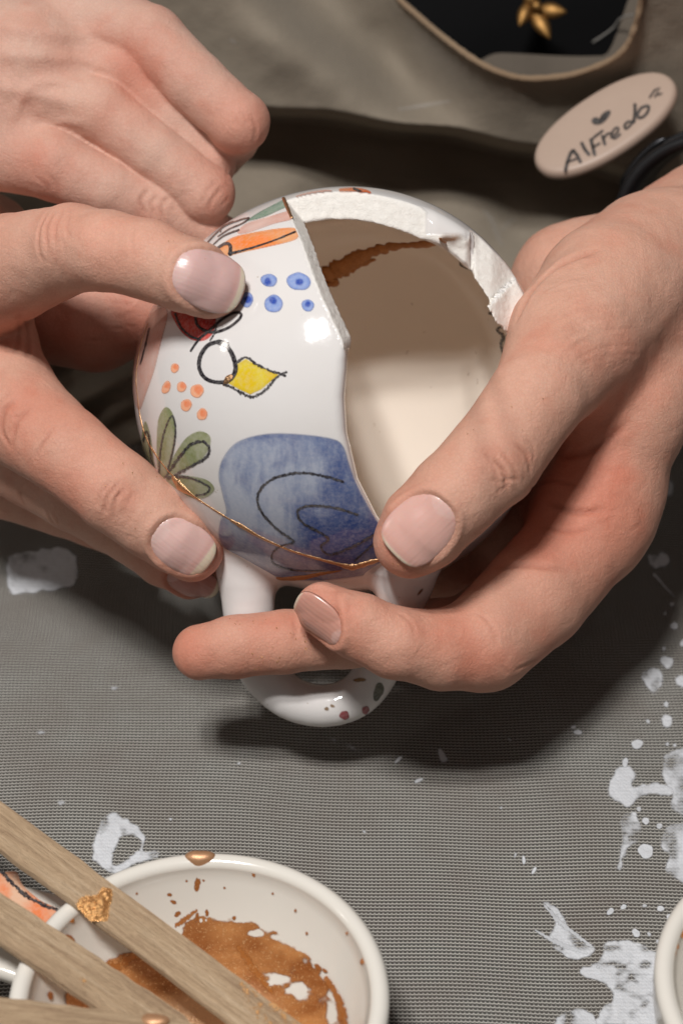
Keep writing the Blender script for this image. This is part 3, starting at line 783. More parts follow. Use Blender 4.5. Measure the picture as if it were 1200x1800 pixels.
GP = M['glaze_paint']
def watercolor(c1, c2, sc=0.03, seed=0.0, amp=1.0, streak=1.0, cover=(0.75, 1.0)):
    a, b = LIN(c1), LIN(c2)
    def f(x, y, d):
        n = fbm(p3(x * sc * streak, y * sc, seed), 4); n = np.clip((n - 0.5) * 2.4 * amp + 0.5, 0, 1)[:, None]
        rim = np.exp(-((d + 2.5) / 2.2) ** 2)[:, None] * 0.35
        c = a * (1 - n) + b * n; c = c * (1 - rim) + b * 0.85 * rim
        al = cover[0] + (cover[1] - cover[0]) * n
        return np.concatenate([c, al], 1)
    return f
lay = [0]
def on_shell(W): return sstep(0.0, -0.25, mug_cut(world_to_view(W))[0])
def paint(name, sd, color, al=1.0, soft=2.0, step=1.6, place=None):
    lay[0] += 1
    return decal(name, sd, sd.box, color, place or on_mug(0.05 + 0.0025 * lay[0]), GP, mug, step, al, soft, on_shell if place is None else None)
def charcoal(x, y, d):
    n = vnoise(p3(x * 0.55, y * 0.55, 5.0)); c = LIN((46, 42, 46)); 
    return np.concatenate([np.repeat(c[None], len(x), 0), (0.55 + 0.45 * sstep(0.2, 0.5, n))[:, None]], 1)
def stroke(pts, hw, name='drawn_line', rough=0.25, col=charcoal, soft=1.5, al=1.0, place=None):
    sd = sd_line(pts, hw, rough=rough); return paint(name, sd, col, al, soft, 1.1, place)
ink = flat((30, 26, 32))
# --- washes
def wing_col(x, y, d):
    n = fbm(p3(x * 0.035, y * 0.012, 1.0), 4); n2 = fbm(p3(x * 0.02, y * 0.02, 6.0), 3); fine = fbm(p3(x * 0.2, y * 0.05, 3.0), 2)
    pale, mid, deep, pur = LIN((174, 180, 196)), LIN((118, 132, 166)), LIN((60, 80, 136)), LIN((106, 94, 132))
    t = np.clip(sstep(395, 540, x) * 0.65 + (n - 0.5) * 2.2 + (fine - 0.5) * 0.4, 0, 1)[:, None]
    c = pale * (1 - t) + mid * t
    t2 = np.clip(sstep(440, 600, x) * sstep(760, 900, y) * 0.8 + (n2 - 0.52) * 2.2 + (fine - 0.5) * 0.3, 0, 1)[:, None]; c = c * (1 - t2) + deep * t2
    lowr = np.clip(sstep(0, 70, y - (905 + (x - 390) * 0.21)) * (0.65 + (n2 - 0.5) * 1.6), 0, 1)[:, None]; c = c * (1 - lowr) + pur * lowr
    rim = (np.exp(-((d + 4) / 4) ** 2) * 0.28)[:, None]; c = c * (1 - rim) + deep * rim
    return c
paint('painted_wing', sd_poly([(385, 835), (394, 803), (420, 776), (470, 763), (530, 764), (585, 772), (603, 785), (612, 812), (626, 850), (650, 895), (672, 930), (692, 965), (690, 992), (650, 1008), (600, 1017), (540, 1020), (480, 1012), (438, 996), (405, 972), (386, 948), (388, 915), (398, 900), (392, 870)]), wing_col, 0.93, 5.0)
paint('painted_beak', sd_poly([(432, 631), (448, 640), (470, 650), (490, 659), (476, 670), (460, 684), (440, 693), (420, 684), (402, 674), (410, 658), (414, 642)], False), watercolor((240, 214, 40), (222, 186, 24), 0.05, 2.0))
paint('painted_cheek', sd_poly([(302, 545), (308, 566), (322, 586), (340, 598), (360, 598), (374, 586), (380, 560), (372, 535), (330, 530)]), watercolor((226, 84, 70), (190, 44, 44), 0.05, 3.0))
paint('painted_stripe', sd_poly([(385, 440), (405, 420), (440, 410), (490, 402), (521, 402), (524, 416), (512, 424), (470, 434), (425, 444), (398, 450)]), watercolor((244, 178, 120), (240, 132, 58), 0.04, 4.0, 1.2, 0.5))
paint('painted_stripe', sd_poly([(418, 410), (432, 394), (470, 382), (512, 371), (516, 384), (480, 394), (440, 408)]), watercolor((238, 206, 194), (226, 176, 160), 0.04, 5.0, 1.0, 0.5, (0.6, 0.9)))
paint('painted_stripe', sd_poly([(436, 388), (455, 374), (485, 358), (500, 352), (505, 362), (490, 370), (462, 382)]), watercolor((168, 190, 172), (110, 148, 130), 0.05, 6.0, 1.0, 0.5))
paint('painted_patch', sd_poly([(262, 556), (288, 540), (295, 556), (284, 600), (272, 650), (258, 690), (246, 720), (236, 700), (234, 650), (246, 590)]), watercolor((228, 190, 176), (214, 160, 144), 0.03, 7.0, 1.0, 2.0, (0.75, 0.95)))
G1, G2 = (176, 178, 140), (140, 146, 98)
for k, leaf in enumerate([[(291, 716), (279, 738), (276, 780), (277, 820), (286, 842), (298, 826), (306, 790), (309, 750), (303, 725)],
             [(370, 768), (352, 758), (330, 768), (313, 790), (300, 815), (296, 836), (318, 828), (348, 814), (366, 792)],
             [(292, 842), (312, 836), (345, 838), (368, 846), (377, 860), (364, 873), (342, 876), (315, 862)],
             [(256, 740), (250, 765), (252, 800), (262, 828), (276, 840), (270, 805), (265, 765)]]):
    paint('painted_leaf', sd_poly(leaf), watercolor(G1, G2, 0.05, 8.0 + k, 1.1, 1.6, (0.7, 0.95)))
def dot_col(pale, deep, cx, cy, rr):
    a, b = LIN(pale), LIN(deep)
    def f(x, y, d):
        k = sstep(rr * 1.0, rr * 0.5, np.hypot(x - cx, y - cy) + 3 * (vnoise(p3(x * 0.2, y * 0.2, 1.0)) - 0.5))[:, None]
        rim = (np.exp(-((d + 1.5) / 1.6) ** 2) * 0.5)[:, None]
        c = a * (1 - k) + b * k; return c * (1 - rim) + (a * 0.4 + b * 0.6) * rim
    return f
for (x, y, rx, ry, ox, oy, rr) in [(473, 493, 14, 11, -2, 2, 9), (525, 495, 21, 15, 2, 1, 8), (541, 537, 11, 10, 0, -1, 7), (481, 534, 16, 15, -1, -6, 9), (434, 527, 11, 13, 2, 0, 9)]:
    paint('painted_dot', sd_ell(x, y, rx, ry, 0.2, 0.05, x), dot_col((138, 158, 206), (48, 78, 164), x + ox, y + oy, rr))
for (x, y, rx, ry) in [(308, 647, 7, 8), (293, 681, 7, 11), (320, 680, 8, 9), (347, 687, 11, 12), (328, 712, 9, 11), (356, 728, 9, 10)]:
    paint('painted_dot', sd_ell(x, y, rx, ry, 0.4, 0.06, x), dot_col((244, 178, 140), (238, 136, 88), x + 2, y - 2, rx * 0.9))
paint('painted_stripe', sd_poly([(596, 333), (625, 331), (646, 335), (650, 341), (620, 343), (606, 344)]), watercolor((244, 150, 90), (232, 110, 50), 0.05, 12.0))
paint('painted_stripe', sd_poly([(520, 346), (550, 337), (580, 335), (584, 343), (550, 347)]), watercolor((236, 196, 180), (224, 170, 152), 0.05, 13.0))
# --- drawn lines
stroke([(386, 600), (366, 607), (353, 626), (351, 647), (362, 665), (384, 672), (404, 668), (414, 652), (412, 632), (402, 612), (388, 601)], [3.2, 3.4, 3.0, 4.0, 3.4], 'painted_eye_ring', 0.1, ink)
stroke([(385, 602), (398, 605)], [4, 5.0], 'drawn_line', 0.0, ink)
stroke([(345, 548), (346, 568), (358, 580), (378, 584), (402, 576), (420, 562), (424, 552), (412, 550), (390, 562), (370, 580), (350, 597), (336, 617)], [2.4, 2.6, 2.2, 2.2, 2.4, 1.6], 'drawn_line', 0.1, ink)
stroke([(309, 552), (318, 574), (334, 590), (352, 597)], [2.0], 'drawn_line', 0.3)
stroke([(370, 598), (378, 586), (381, 572)], [1.2], 'drawn_line', 0.6)
stroke([(413, 641), (432, 628), (450, 640), (474, 651), (501, 660)], [1.6, 2.2, 1.8], 'drawn_line', 0.6)
stroke([(503, 654), (485, 664), (468, 684), (446, 697), (425, 691), (408, 681), (394, 676)], [1.5, 2.0, 2.4, 1.6], 'drawn_line', 0.7)
stroke([(404, 447), (440, 437), (480, 424), (519, 408)], [2.0, 1.4, 1.4], 'drawn_line', 0.3, ink)
stroke([(384, 436), (396, 429), (405, 432), (405, 447)], [2.2, 2.8, 3.2], 'drawn_line', 0.1, ink)
stroke([(366, 426), (392, 400), (420, 388), (438, 384), (425, 394), (404, 403), (384, 416)], [1.2, 1.4, 1.1], 'drawn_line', 0.2, ink)
stroke([(376, 430), (394, 415), (420, 405)], [1.0, 1.7], 'drawn_line', 0.2, ink)
stroke([(388, 408), (392, 398), (410, 390)], [1.0], 'drawn_line', 0.2, ink)
stroke([(280, 836), (283, 792), (291, 755), (303, 731), (309, 748), (308, 775), (301, 806), (296, 824)], [1.4], 'drawn_line', 0.4)
stroke([(292, 838), (314, 806), (336, 782), (356, 776), (368, 786), (364, 803), (342, 816), (306, 836)], [2.2, 2.6, 2.0, 2.2], 'drawn_line', 0.6)
stroke([(296, 840), (325, 838), (352, 846), (369, 857), (362, 867), (345, 870)], [2.2, 1.5, 1.3], 'drawn_line', 0.5)
stroke([(274, 836), (266, 800), (263, 768), (258, 758), (253, 775)], [1.4], 'drawn_line', 0.4)
stroke([(263, 578), (257, 606), (248, 640)], [1.3], 'drawn_line', 0.2)
stroke([(603, 846), (560, 834), (520, 831), (478, 842), (455, 866), (458, 896), (488, 930), (516, 951), (490, 961), (478, 976), (484, 992), (520, 1002), (570, 1003)], [2.0, 2.2, 2.0, 1.6, 1.2], 'drawn_line', 0.5)
stroke([(628, 904), (590, 892), (545, 888), (524, 897), (532, 918), (576, 944), (564, 960), (580, 974), (620, 960), (658, 938)], [1.8, 2.2, 2.0, 2.2], 'drawn_line', 0.5)
stroke([(661, 950), (640, 970), (624, 984)], [1.8], 'drawn_line', 0.5)
stroke([(622, 333), (634, 338), (640, 344)], [2.0], 'drawn_line', 0.2, ink)
# --- inside
stroke([(861, 528), (872, 536), (866, 547), (860, 550), (876, 556), (882, 572), (874, 580), (884, 592), (880, 606), (884, 625), (884, 648)], [1.6, 2.4, 1.8, 2.6, 1.2], 'drawn_line', 0.4, charcoal, place=on_inner(0.10))
stroke([(808, 455), (810, 466), (822, 472)], [1.8, 1.2], 'drawn_line', 0.4, charcoal, place=on_inner(0.10))
# --- handle marks
def on_handle(lift):
    def place(x, y):
        g = lambda P: smin(mug_outer(P), handle_f(P), 3.6); p = cast(g, x, y); n = gradient(g, p, 0.3); return to_world(p + n * lift)
    return place
for (x, y, rx, ry, c, rot) in [(605, 1257, 8, 8, (176, 76, 82), 0), (642, 1248, 6, 8, (176, 76, 82), 0.4), (665, 1215, 8, 17, (104, 106, 84), 0.25), (632, 1195, 11, 3.5, (176, 136, 84), -0.05), (574, 1246, 4, 3, (150, 120, 84), 0), (584, 1241, 4, 2.5, (150, 120, 84), 0.5), (738, 1040, 7, 2, (150, 96, 52), -0.9)]:
    paint('painted_mark', sd_ell(x, y, rx, ry, rot, 0.12, x), watercolor(c, tuple(int(v * 0.8) for v in c), 0.08, x), 0.95, 1.6, 1.2, on_handle(0.07))
# --- gold seams
mug_line('gold_seam', [(262, 566), (250, 600), (243, 635), (240, 668), (243, 700), (248, 738), (262, 778), (284, 812), (306, 838)], [0.22, 0.28, 0.25, 0.32, 0.25], M['gold'])
mug_line('gold_seam', [(304, 836), (316, 852), (336, 868), (358, 884), (386, 902), (408, 915)], [0.5, 1.5, 0.5, 0.22, 0.25, 0.2], M['gold'], flat_=0.5)
mug_line('gold_seam', [(404, 913), (424, 924), (462, 946), (510, 967), (556, 981), (594, 991), (620, 996), (650, 988), (678, 981), (700, 976)], [0.3, 0.6, 0.35, 0.32, 0.4, 0.45, 1.05, 0.7, 0.4, 0.2], M['gold'], flat_=0.5)
mug_line('gold_seam', [(458, 1008), (490, 1017), (530, 1015), (566, 1008), (604, 1002)], [0.2, 0.8, 1.0, 0.6, 0.2], M['copper'], flat_=0.25)
mug_line('gold_seam', [(498, 348), (503, 360), (508, 372), (513, 384)], [0.3, 0.35, 0.3], M['gold'], lift=0.1)
mug_line('gold_patch', [(392, 678), (400, 668), (410, 660)], [0.2, 0.7, 0.3], M['gold'], flat_=0.3)
mug_line('inner_seam', [(545, 496), (568, 483), (600, 470), (640, 448), (690, 433), (740, 430), (780, 422), (806, 417)], [2.9, 2.6, 2.0, 1.6, 1.2, 0.9, 0.8, 0.6], M['copper'], inner=True, flat_=0.35, wob=0.9)
mug_line('inner_seam_edge', [(552, 506), (580, 498), (584, 486), (620, 472), (660, 455)], [0.9, 1.3, 1.0, 0.5], M['copper'], inner=True, flat_=0.3, wob=0.8)
for L in ([(744, 390), (752, 400)], [(772, 408), (778, 416)], [(575, 522), (600, 526)]):
    pass

# ------------------------------------------------------------------ the three hands
BOXL, BOXH = np.array([-108, -60, -75]), np.array([95, 135, 75])
def hand_right():
    fingers = [
        (chain([(1150, 470, -12, 135), (1072, 520, 2, 130), (1008, 600, 14, 118), (944, 696, 27, 85), (862, 812, 33, 85), (797, 873, 35, 79), (742, 928, 34, 77), (722, 950, 33, 67)], 1.0), 7.0),      # thumb
        (chain([(1075, 860, -2, 85), (1026, 945, 3, 93), (938, 1048, 11, 95), (852, 1130, 18, 87), (775, 1142, 22, 70), (696, 1132, 26, 63), (628, 1100, 27, 58), (566, 1068, 26, 46)], 1.0), 6.0),  # forefinger
        (chain([(1060, 860, -30, 70), (960, 1010, -14, 66), (820, 1110, 4, 62), (700, 1112, 11, 55), (610, 1118, 13, 55), (500, 1128, 14, 55), (410, 1138, 14, 55), (352, 1147, 13, 49)], 1.0), 5.0),     # middle finger
        (chain([(1040, 840, -42, 68), (940, 980, -32, 62), (850, 1040, -24, 58), (760, 1030, -22, 52), (690, 1010, -24, 46)], 1.0), 5.0),
    ]
    palm = [cone(V(1230, 480, -20), V(1108, 725, 0), Rmm(150, -20), Rmm(88, 0)), cone(V(1108, 725, 0), V(1050, 893, 1), Rmm(88, 0), Rmm(90, 1)), cone(V(1050, 893, 1), V(962, 905, -10), Rmm(86, 1), Rmm(68, -10)), cone(V(965, 930, -14), V(830, 990, -32), Rmm(68, -14), Rmm(60, -32)),
            cone(V(1260, 440, -38), V(1010, 505, -32), Rmm(130, -38), Rmm(100, -32)), cone(V(1250, 480, -35), V(1150, 560, -20), Rmm(150, -30), Rmm(125, -20)),
            cone(V(1010, 505, -32), V(1000, 760, -40), Rmm(100, -32), Rmm(90, -40)),
            cone(V(1500, 250, -75), V(1250, 450, -38), Rmm(170, -75), Rmm(150, -38)),
            cone(V(1030, 690, 6), V(1085, 800, -14), Rmm(62, 6), Rmm(60, -14))]
    cr = [([(868, 810), (885, 830), (892, 862)], 0.45, 0.5), ([(880, 795), (900, 820), (912, 850)], 0.30, 0.45), ([(846, 790), (868, 826), (878, 868)], 0.25, 0.45), ([(905, 780), (925, 800), (932, 835)], 0.3, 0.5),
          ([(920, 768), (938, 790), (930, 830)], 0.15, 0.4), ([(880, 850), (896, 842), (910, 846)], 0.3, 0.35), ([(872, 868), (890, 852)], 0.2, 0.35), ([(858, 842), (880, 848)], 0.2, 0.35),
          ([(700, 1078), (722, 1096), (728, 1118)], 0.16, 0.45), ([(838, 1078), (860, 1096), (872, 1130)], 0.20, 0.45), ([(850, 1082), (870, 1108), (874, 1140)], 0.10, 0.4), ([(870, 1000), (930, 995), (1000, 1005)], 0.35, 0.8),
          ([(515, 1090), (520, 1110), (515, 1130)], 0.22, 0.5), ([(500, 1085), (508, 1105)], 0.12, 0.4),
          ([(985, 804), (1040, 790), (1100, 745)], 0.5, 0.9), ([(960, 880), (1010, 900), (1060, 895)], 0.5, 0.8), ([(950, 925), (1000, 935), (1040, 930)], 0.25, 0.6), ([(930, 860), (970, 845), (1020, 855)], 0.3, 0.5),
          ([(905, 1180), (930, 1166), (945, 1160)], 0.2, 0.5), ([(880, 1170), (895, 1185)], 0.15, 0.4),
          ([(905, 565), (935, 508), (990, 462), (1050, 440)], 0.8, 1.0)]
    rr_ = random.Random(3)
    for i in range(22):   # fine lines over the ball of the thumb
        t = i / 21; x0 = 945 + 60 * t + rr_.uniform(-6, 6); y0 = 520 + 10 * t * t + 16 * i * 0.55 + rr_.uniform(-6, 6) - 70 * t
        x1 = x0 + rr_.uniform(60, 150); y1 = y0 - rr_.uniform(15, 45)
        cr.append(([(x0, y0), ((x0 + x1) / 2, (y0 + y1) / 2 - rr_.uniform(4, 14)), (x1, y1)], 0.10, 0.32))
    for i in range(16):
        x0 = rr_.uniform(950, 1130); y0 = rr_.uniform(820, 960); cr.append(([(x0, y0), (x0 + rr_.uniform(20, 50), y0 + rr_.uniform(-22, 8))], 0.09, 0.3))
    for i in range(14):
        x0 = rr_.uniform(820, 930); y0 = rr_.uniform(760, 850); a = rr_.uniform(0.5, 1.5); cr.append(([(x0, y0), (x0 + 22 * math.cos(a), y0 + 22 * math.sin(a))], 0.09, 0.3))
    nails = [dict(c=(738, 930), dir=(-0.72, 0.69), L=14.0, W=12.0, free=0.92, rx=0.75, lun=0.35, pink=(216, 168, 156), tilt=(0.05, 0, 0.25)),
             dict(c=(556, 1094), dir=(-0.83, -0.56), L=11.0, W=8.6, free=0.93, lun=0.3, pink=(196, 142, 126), tilt=(-0.1, -0.75, 0.35))]
    red = [(690, 960, 38, 70, 0.5), (560, 1060, 30, 70, 0.5), (330, 1150, 20, 90, 0.55), (480, 1130, 20, 90, 0.25), (850, 1150, 20, 90, 0.35), (1000, 840, -10, 150, 0.5), (880, 810, 40, 60, 0.25), (940, 930, -15, 110, 0.5), (1060, 1010, 0, 80, 0.2), (780, 1100, 25, 80, 0.2)]
    return build_hand(palm, fingers, cr, nails, red, 'bare hand cupping the mug from the right, thumb over its mouth', (215, 166, 143), (BOXL, np.array([100, 110, 75])))
def hand_left():
    fingers = [
        (chain([(-140, 540, -25, 125), (20, 470, 8, 94), (128, 437, 22, 77), (190, 440, 29, 71), (262, 456, 34, 69), (330, 484, 37, 65), (374, 502, 36, 56)], 1.0), 7.0),   # thumb
        (chain([(-120, 560, -32, 110), (-45, 610, -18, 98), (36, 732, 0, 90), (115, 792, 8, 77), (205, 864, 12, 74), (268, 912, 12, 70), (310, 944, 12, 64), (336, 966, 11, 57)], 1.0), 6.0),  # forefinger
        (chain([(-120, 640, -36, 90), (-40, 760, -22, 82), (60, 826, -14, 68), (130, 868, -10, 66), (200, 908, -8, 63), (290, 975, -7, 56), (342, 1000, -7, 51)], 1.0), 4.0),   # middle finger
        (chain([(-120, 700, -44, 80), (-10, 850, -30, 57), (110, 892, -28, 50), (200, 930, -28, 46)], 1.0), 4.0)]
    palm = [cone(V(-260, 520, -45), V(-110, 600, -38), Rmm(190, -45), Rmm(140, -38)), cone(V(-130, 480, -25), V(-25, 572, -13), Rmm(120, -25), Rmm(76, -13)), cone(V(-110, 640, -44), V(-40, 700, -36), Rmm(110, -44), Rmm(80, -36))]
    cr = [([(86, 372), (70, 400), (68, 435), (75, 460)], 0.28, 0.5), ([(98, 370), (82, 400), (84, 436)], 0.32, 0.45), ([(112, 368), (98, 400), (98, 430)], 0.25, 0.45), ([(128, 366), (118, 396), (124, 420)], 0.15, 0.45),
          ([(240, 396), (232, 420), (236, 450)], 0.12, 0.5),
          ([(30, 702), (8, 725), (5, 760), (20, 785)], 0.35, 0.6), ([(56, 715), (30, 745), (22, 790)], 0.28, 0.6), ([(98, 748), (75, 780), (62, 806)], 0.30, 0.5), ([(20, 690), (-5, 715)], 0.2, 0.5), ([(42, 728), (24, 734)], 0.2, 0.4),
          ([(212, 846), (190, 872), (182, 905)], 0.40, 0.5), ([(222, 852), (203, 880), (200, 912)], 0.30, 0.45), ([(198, 842), (178, 868), (172, 892)], 0.28, 0.45), ([(236, 862), (220, 895)], 0.14, 0.4),
          ([(36, 862), (38, 878), (48, 892)], 0.3, 0.45), ([(84, 898), (88, 912), (96, 924)], 0.3, 0.45), ([(98, 904), (104, 922)], 0.25, 0.4),
          ([(44, 560), (52, 590), (48, 625)], 0.4, 0.8), ([(36, 545), (34, 580), (28, 620)], 0.22, 0.7)]
    rr_ = random.Random(5)
    for i in range(34):
        x0 = rr_.uniform(0, 150); y0 = 640 + x0 * 0.7 + rr_.uniform(-30, 60); cr.append(([(x0, y0), (x0 - rr_.uniform(8, 26), y0 + rr_.uniform(10, 30))], 0.07, 0.3))
    for i in range(20):
        x0 = rr_.uniform(60, 180); y0 = rr_.uniform(385, 470); cr.append(([(x0, y0), (x0 - rr_.uniform(-4, 8), y0 + rr_.uniform(14, 34))], 0.07, 0.3))
    for i in range(14):
        x0 = rr_.uniform(170, 240); y0 = 800 + (x0 - 170) * 0.8 + rr_.uniform(20, 80); cr.append(([(x0, y0), (x0 - rr_.uniform(6, 18), y0 + rr_.uniform(12, 26))], 0.08, 0.3))
    nails = [dict(c=(371, 492), dir=(0.93, 0.36), L=14.4, W=11.2, free=0.80, rx=0.66, lun=0.40, pink=(212, 172, 166), tilt=(0.0, 0.0, 0.3)),
             dict(c=(322, 966), dir=(0.84, 0.54), L=13.6, W=10.4, free=0.68, rx=0.66, lun=0.40, pink=(216, 176, 168), fs=0.6, tilt=(0.0, -0.15, 0.4)),
             dict(c=(338, 1032), dir=(0.92, 0.38), L=11.0, W=8.5, free=0.78, pink=(190, 130, 118), tilt=(0.1, -0.9, 0.1))]
    red = [(410, 520, 44, 50, 0.5), (390, 980, 18, 60, 0.5), (200, 870, 24, 60, 0.25), (30, 720, 26, 70, 0.25), (330, 1030, 4, 70, 0.8), (120, 880, 6, 60, 0.3), (90, 410, 40, 60, 0.25), (50, 560, 18, 60, 0.35)]
    return build_hand(palm, fingers, cr, nails, red, 'bare hand gripping the mug from the left between thumb and forefinger', (215, 168, 146), (BOXL, np.array([20, 110, 75])))
CHAIN = chain
def hand_back():
    chain = lambda pts, k: CHAIN([(p[0], p[1], p[2] - 9, p[3]) for p in pts], k)
    fingers = [
        (chain([(-60, 20, -30, 120), (150, 40, -14, 84), (262, 72, -6, 64), (345, 148, -2, 56), (420, 214, 0, 53), (405, 240, -16, 50), (385, 270, -32, 46)], 1.0), 4.0),
        (chain([(-60, 90, -28, 110), (120, 100, -12, 76), (224, 126, -7, 57), (304, 212, -8, 51), (366, 286, -9, 47), (350, 300, -22, 44), (330, 310, -34, 40)], 1.0), 4.0),
        (chain([(-60, 150, -26, 100), (90, 170, -8, 72), (180, 196, -4, 58), (270, 268, -4, 53), (360, 340, -5, 52), (356, 350, -20, 46), (340, 360, -32, 42)], 1.0), 4.0),
        (chain([(-80, 210, -26, 100), (0, 262, -10, 72), (95, 290, -4, 62), (190, 332, -4, 52), (275, 366, -6, 48), (360, 404, -10, 43), (430, 440, -16, 38)], 1.0), 4.0),
        (chain([(-20, 420, -34, 80), (60, 545, -24, 92), (170, 565, -18, 88), (240, 545, -14, 76)], 1.0), 4.0)]    # thumb tucked below
    palm = [cone(V(-220, 90, -40), V(60, 110, -20), Rmm(190, -40), Rmm(110, -20)), cone(V(-220, 160, -38), V(30, 200, -20), Rmm(160, -38), Rmm(90, -20)), cone(V(-120, 380, -36), V(-20, 480, -30), Rmm(110, -36), Rmm(90, -30))]
    cr = [([(262, 332), (248, 352), (256, 376)], 0.35, 0.5), ([(280, 340), (266, 358), (272, 380)], 0.30, 0.45), ([(298, 345), (284, 364), (290, 386)], 0.32, 0.45), ([(312, 352), (302, 370)], 0.2, 0.4), ([(270, 350), (290, 352)], 0.2, 0.35),
          ([(380, 318), (362, 338), (355, 358)], 0.22, 0.5), ([(392, 330), (372, 352), (366, 372)], 0.25, 0.5), ([(404, 345), (388, 362)], 0.18, 0.45),
          ([(440, 205), (450, 225), (445, 250)], 0.2, 0.5), ([(425, 195), (434, 215)], 0.12, 0.5), ([(392, 285), (400, 298), (398, 312)], 0.2, 0.45),
          ([(60, 310), (80, 325), (90, 345)], 0.12, 0.5), ([(85, 305), (100, 325), (105, 345)], 0.10, 0.5)]
    rr_ = random.Random(8)
    cr += [([(-20, 40), (90, 55), (200, 62)], -0.45, 2.0), ([(-20, 95), (80, 100), (175, 112)], -0.5, 1.9), ([(-20, 150), (60, 165), (140, 182)], -0.45, 1.9), ([(10, 230), (60, 150), (150, 145)], -0.3, 1.3), ([(60, 240), (110, 215), (150, 220)], -0.25, 1.2)]
    for i in range(30):
        x0 = rr_.uniform(0, 230); y0 = rr_.uniform(60, 300); cr.append(([(x0, y0), (x0 + rr_.uniform(-12, 12), y0 + rr_.uniform(14, 34))], 0.05, 0.35))
    for i in range(10):
        x0 = rr_.uniform(140, 250); y0 = rr_.uniform(520, 600); cr.append(([(x0, y0), (x0 + rr_.uniform(10, 40), y0 + rr_.uniform(-14, 14))], 0.18, 0.4))
    red = [(255, 90, -1, 60, 0.4), (225, 150, -1, 60, 0.35), (440, 240, 5, 70, 0.45), (395, 310, 0, 60, 0.4), (400, 370, 0, 60, 0.4), (90, 260, 5, 90, 0.25), (150, 560, 0, 160, 0.5), (60, 320, 0, 60, 0.3), (275, 360, 0, 50, 0.2)]
    return build_hand(palm, fingers, cr, [], red, 'bare hand behind the mug, knuckles up and fingers half folded', (211, 174, 156), (np.array([-108, 15, -85]), np.array([20, 140, 40])))
ho, hf = hand_right(); gold_dust(ho, hf, [(470, 1165, 40, 10, 26), (425, 1092, 25, 6, 10), (540, 1120, 25, 15, 8), (700, 985, 12, 8, 8), (900, 780, 60, 50, 8)], 3)
ho, hf = hand_left(); gold_dust(ho, hf, [(390, 552, 18, 5, 14), (385, 1000, 10, 10, 10), (300, 440, 60, 20, 8), (250, 880, 50, 30, 10)], 4)
hand_back()

# ------------------------------------------------------------------ apron, shirt, badge, strap, pendant
VX = np.array([560, 640, 690, 705, 730, 760, 795, 830, 865, 900, 930, 960, 1000, 1040, 1075, 1098, 1112, 1122, 1130, 1140])
VY = np.array([-160, -90, -18, 2, 24, 50, 78, 103, 122, 134, 138, 137, 132, 120, 104, 84, 56, 20, -30, -160])
def over_y(x): return np.interp(x, [-100, 300, 450, 600, 800, 950, 1100, 1300], [170, 176, 188, 205, 232, 262, 300, 330]) + 3 * np.sin(x * 0.03)
_ax = np.arange(-272, 1480, 8.0); _ay = np.arange(-168, 860, 3.0)
def _apron_field():
    X, Y = np.meshgrid(_ax, _ay, indexing='ij'); yo = over_y(X)
    s = (X - 600) * 0.67 - (Y - 90) * 0.74 + 8 * np.sin(Y * 0.03); s2 = (X - 770) * 0.60 - (Y - 60) * 0.80
    S = -0.105 + 0.34 * np.exp(-(s / 48) ** 2) + 0.10 * np.exp(-((s + 230) / 60) ** 2) - 0.02 * sstep(760, 900, X) + 0.14 * np.exp(-((s2 - 14) / 16) ** 2) * sstep(1000, 860, X)
    up = np.zeros_like(X); low = np.zeros_like(X)
    for i in range(len(_ax)):
        c = np.concatenate([[0], np.cumsum(S[i, :-1] * 3.0)]); up[i] = -102 + c - np.interp(yo[i, 0], _ay, c)
    a = X * 0.50 + Y * 0.86
    start = -134 - 9 * sstep(480, 700, X); low = start + (-116 - start) * sstep(200, 800, Y) ** 0.8
    low = low + 5 * sstep(250, 330, Y) * sstep(620, 480, X)
    low = low + 2.6 * np.sin(X * 0.016 + Y * 0.022) * sstep(240, 420, Y) + 1.3 * np.sin(X * 0.045 - Y * 0.03 + 1) * sstep(260, 420, Y)
    low = low + (4.5 * np.sin((a - 40 + 12 * np.sin(X * 0.02)) * 0.052) + 2.0 * np.sin(a * 0.12 + 2)) * sstep(380, 150, X) * sstep(540, 620, Y)
    dv = np.interp(X, VX, VY); up = up + 6 * np.exp(-np.abs(Y - dv) / 26) * sstep(620, 700, X) * sstep(1150, 1120, X)
    k = sstep(-6, 18, Y - yo)
    w = up * (1 - k) + low * k
    ker = np.exp(-(np.arange(-3, 4) / 1.6) ** 2); ker /= ker.sum()
    w = sum(kk * np.roll(w, j, 0) for kk, j in zip(ker, range(-3, 4)))
    return w + 2.2 * (fbm(np.stack([X * 0.012, Y * 0.012, X * 0 + 4], -1), 3) - 0.5)
_AW = _apron_field()
def apron_w(x, y):
    fx = np.clip((np.asarray(x, float) - _ax[0]) / 8.0, 0, len(_ax) - 1.001); fy = np.clip((np.asarray(y, float) - _ay[0]) / 3.0, 0, len(_ay) - 1.001)
    i, j = fx.astype(int), fy.astype(int); u, v = fx - i, fy - j
    return _AW[i, j] * (1 - u) * (1 - v) + _AW[i + 1, j] * u * (1 - v) + _AW[i, j + 1] * (1 - u) * v + _AW[i + 1, j + 1] * u * v
def cloth_grid(x, y, w):
    P = np.stack([(x - 600) / FPX * (D0 - w), -(y - 900) / FPX * (D0 - w), w], -1); return P
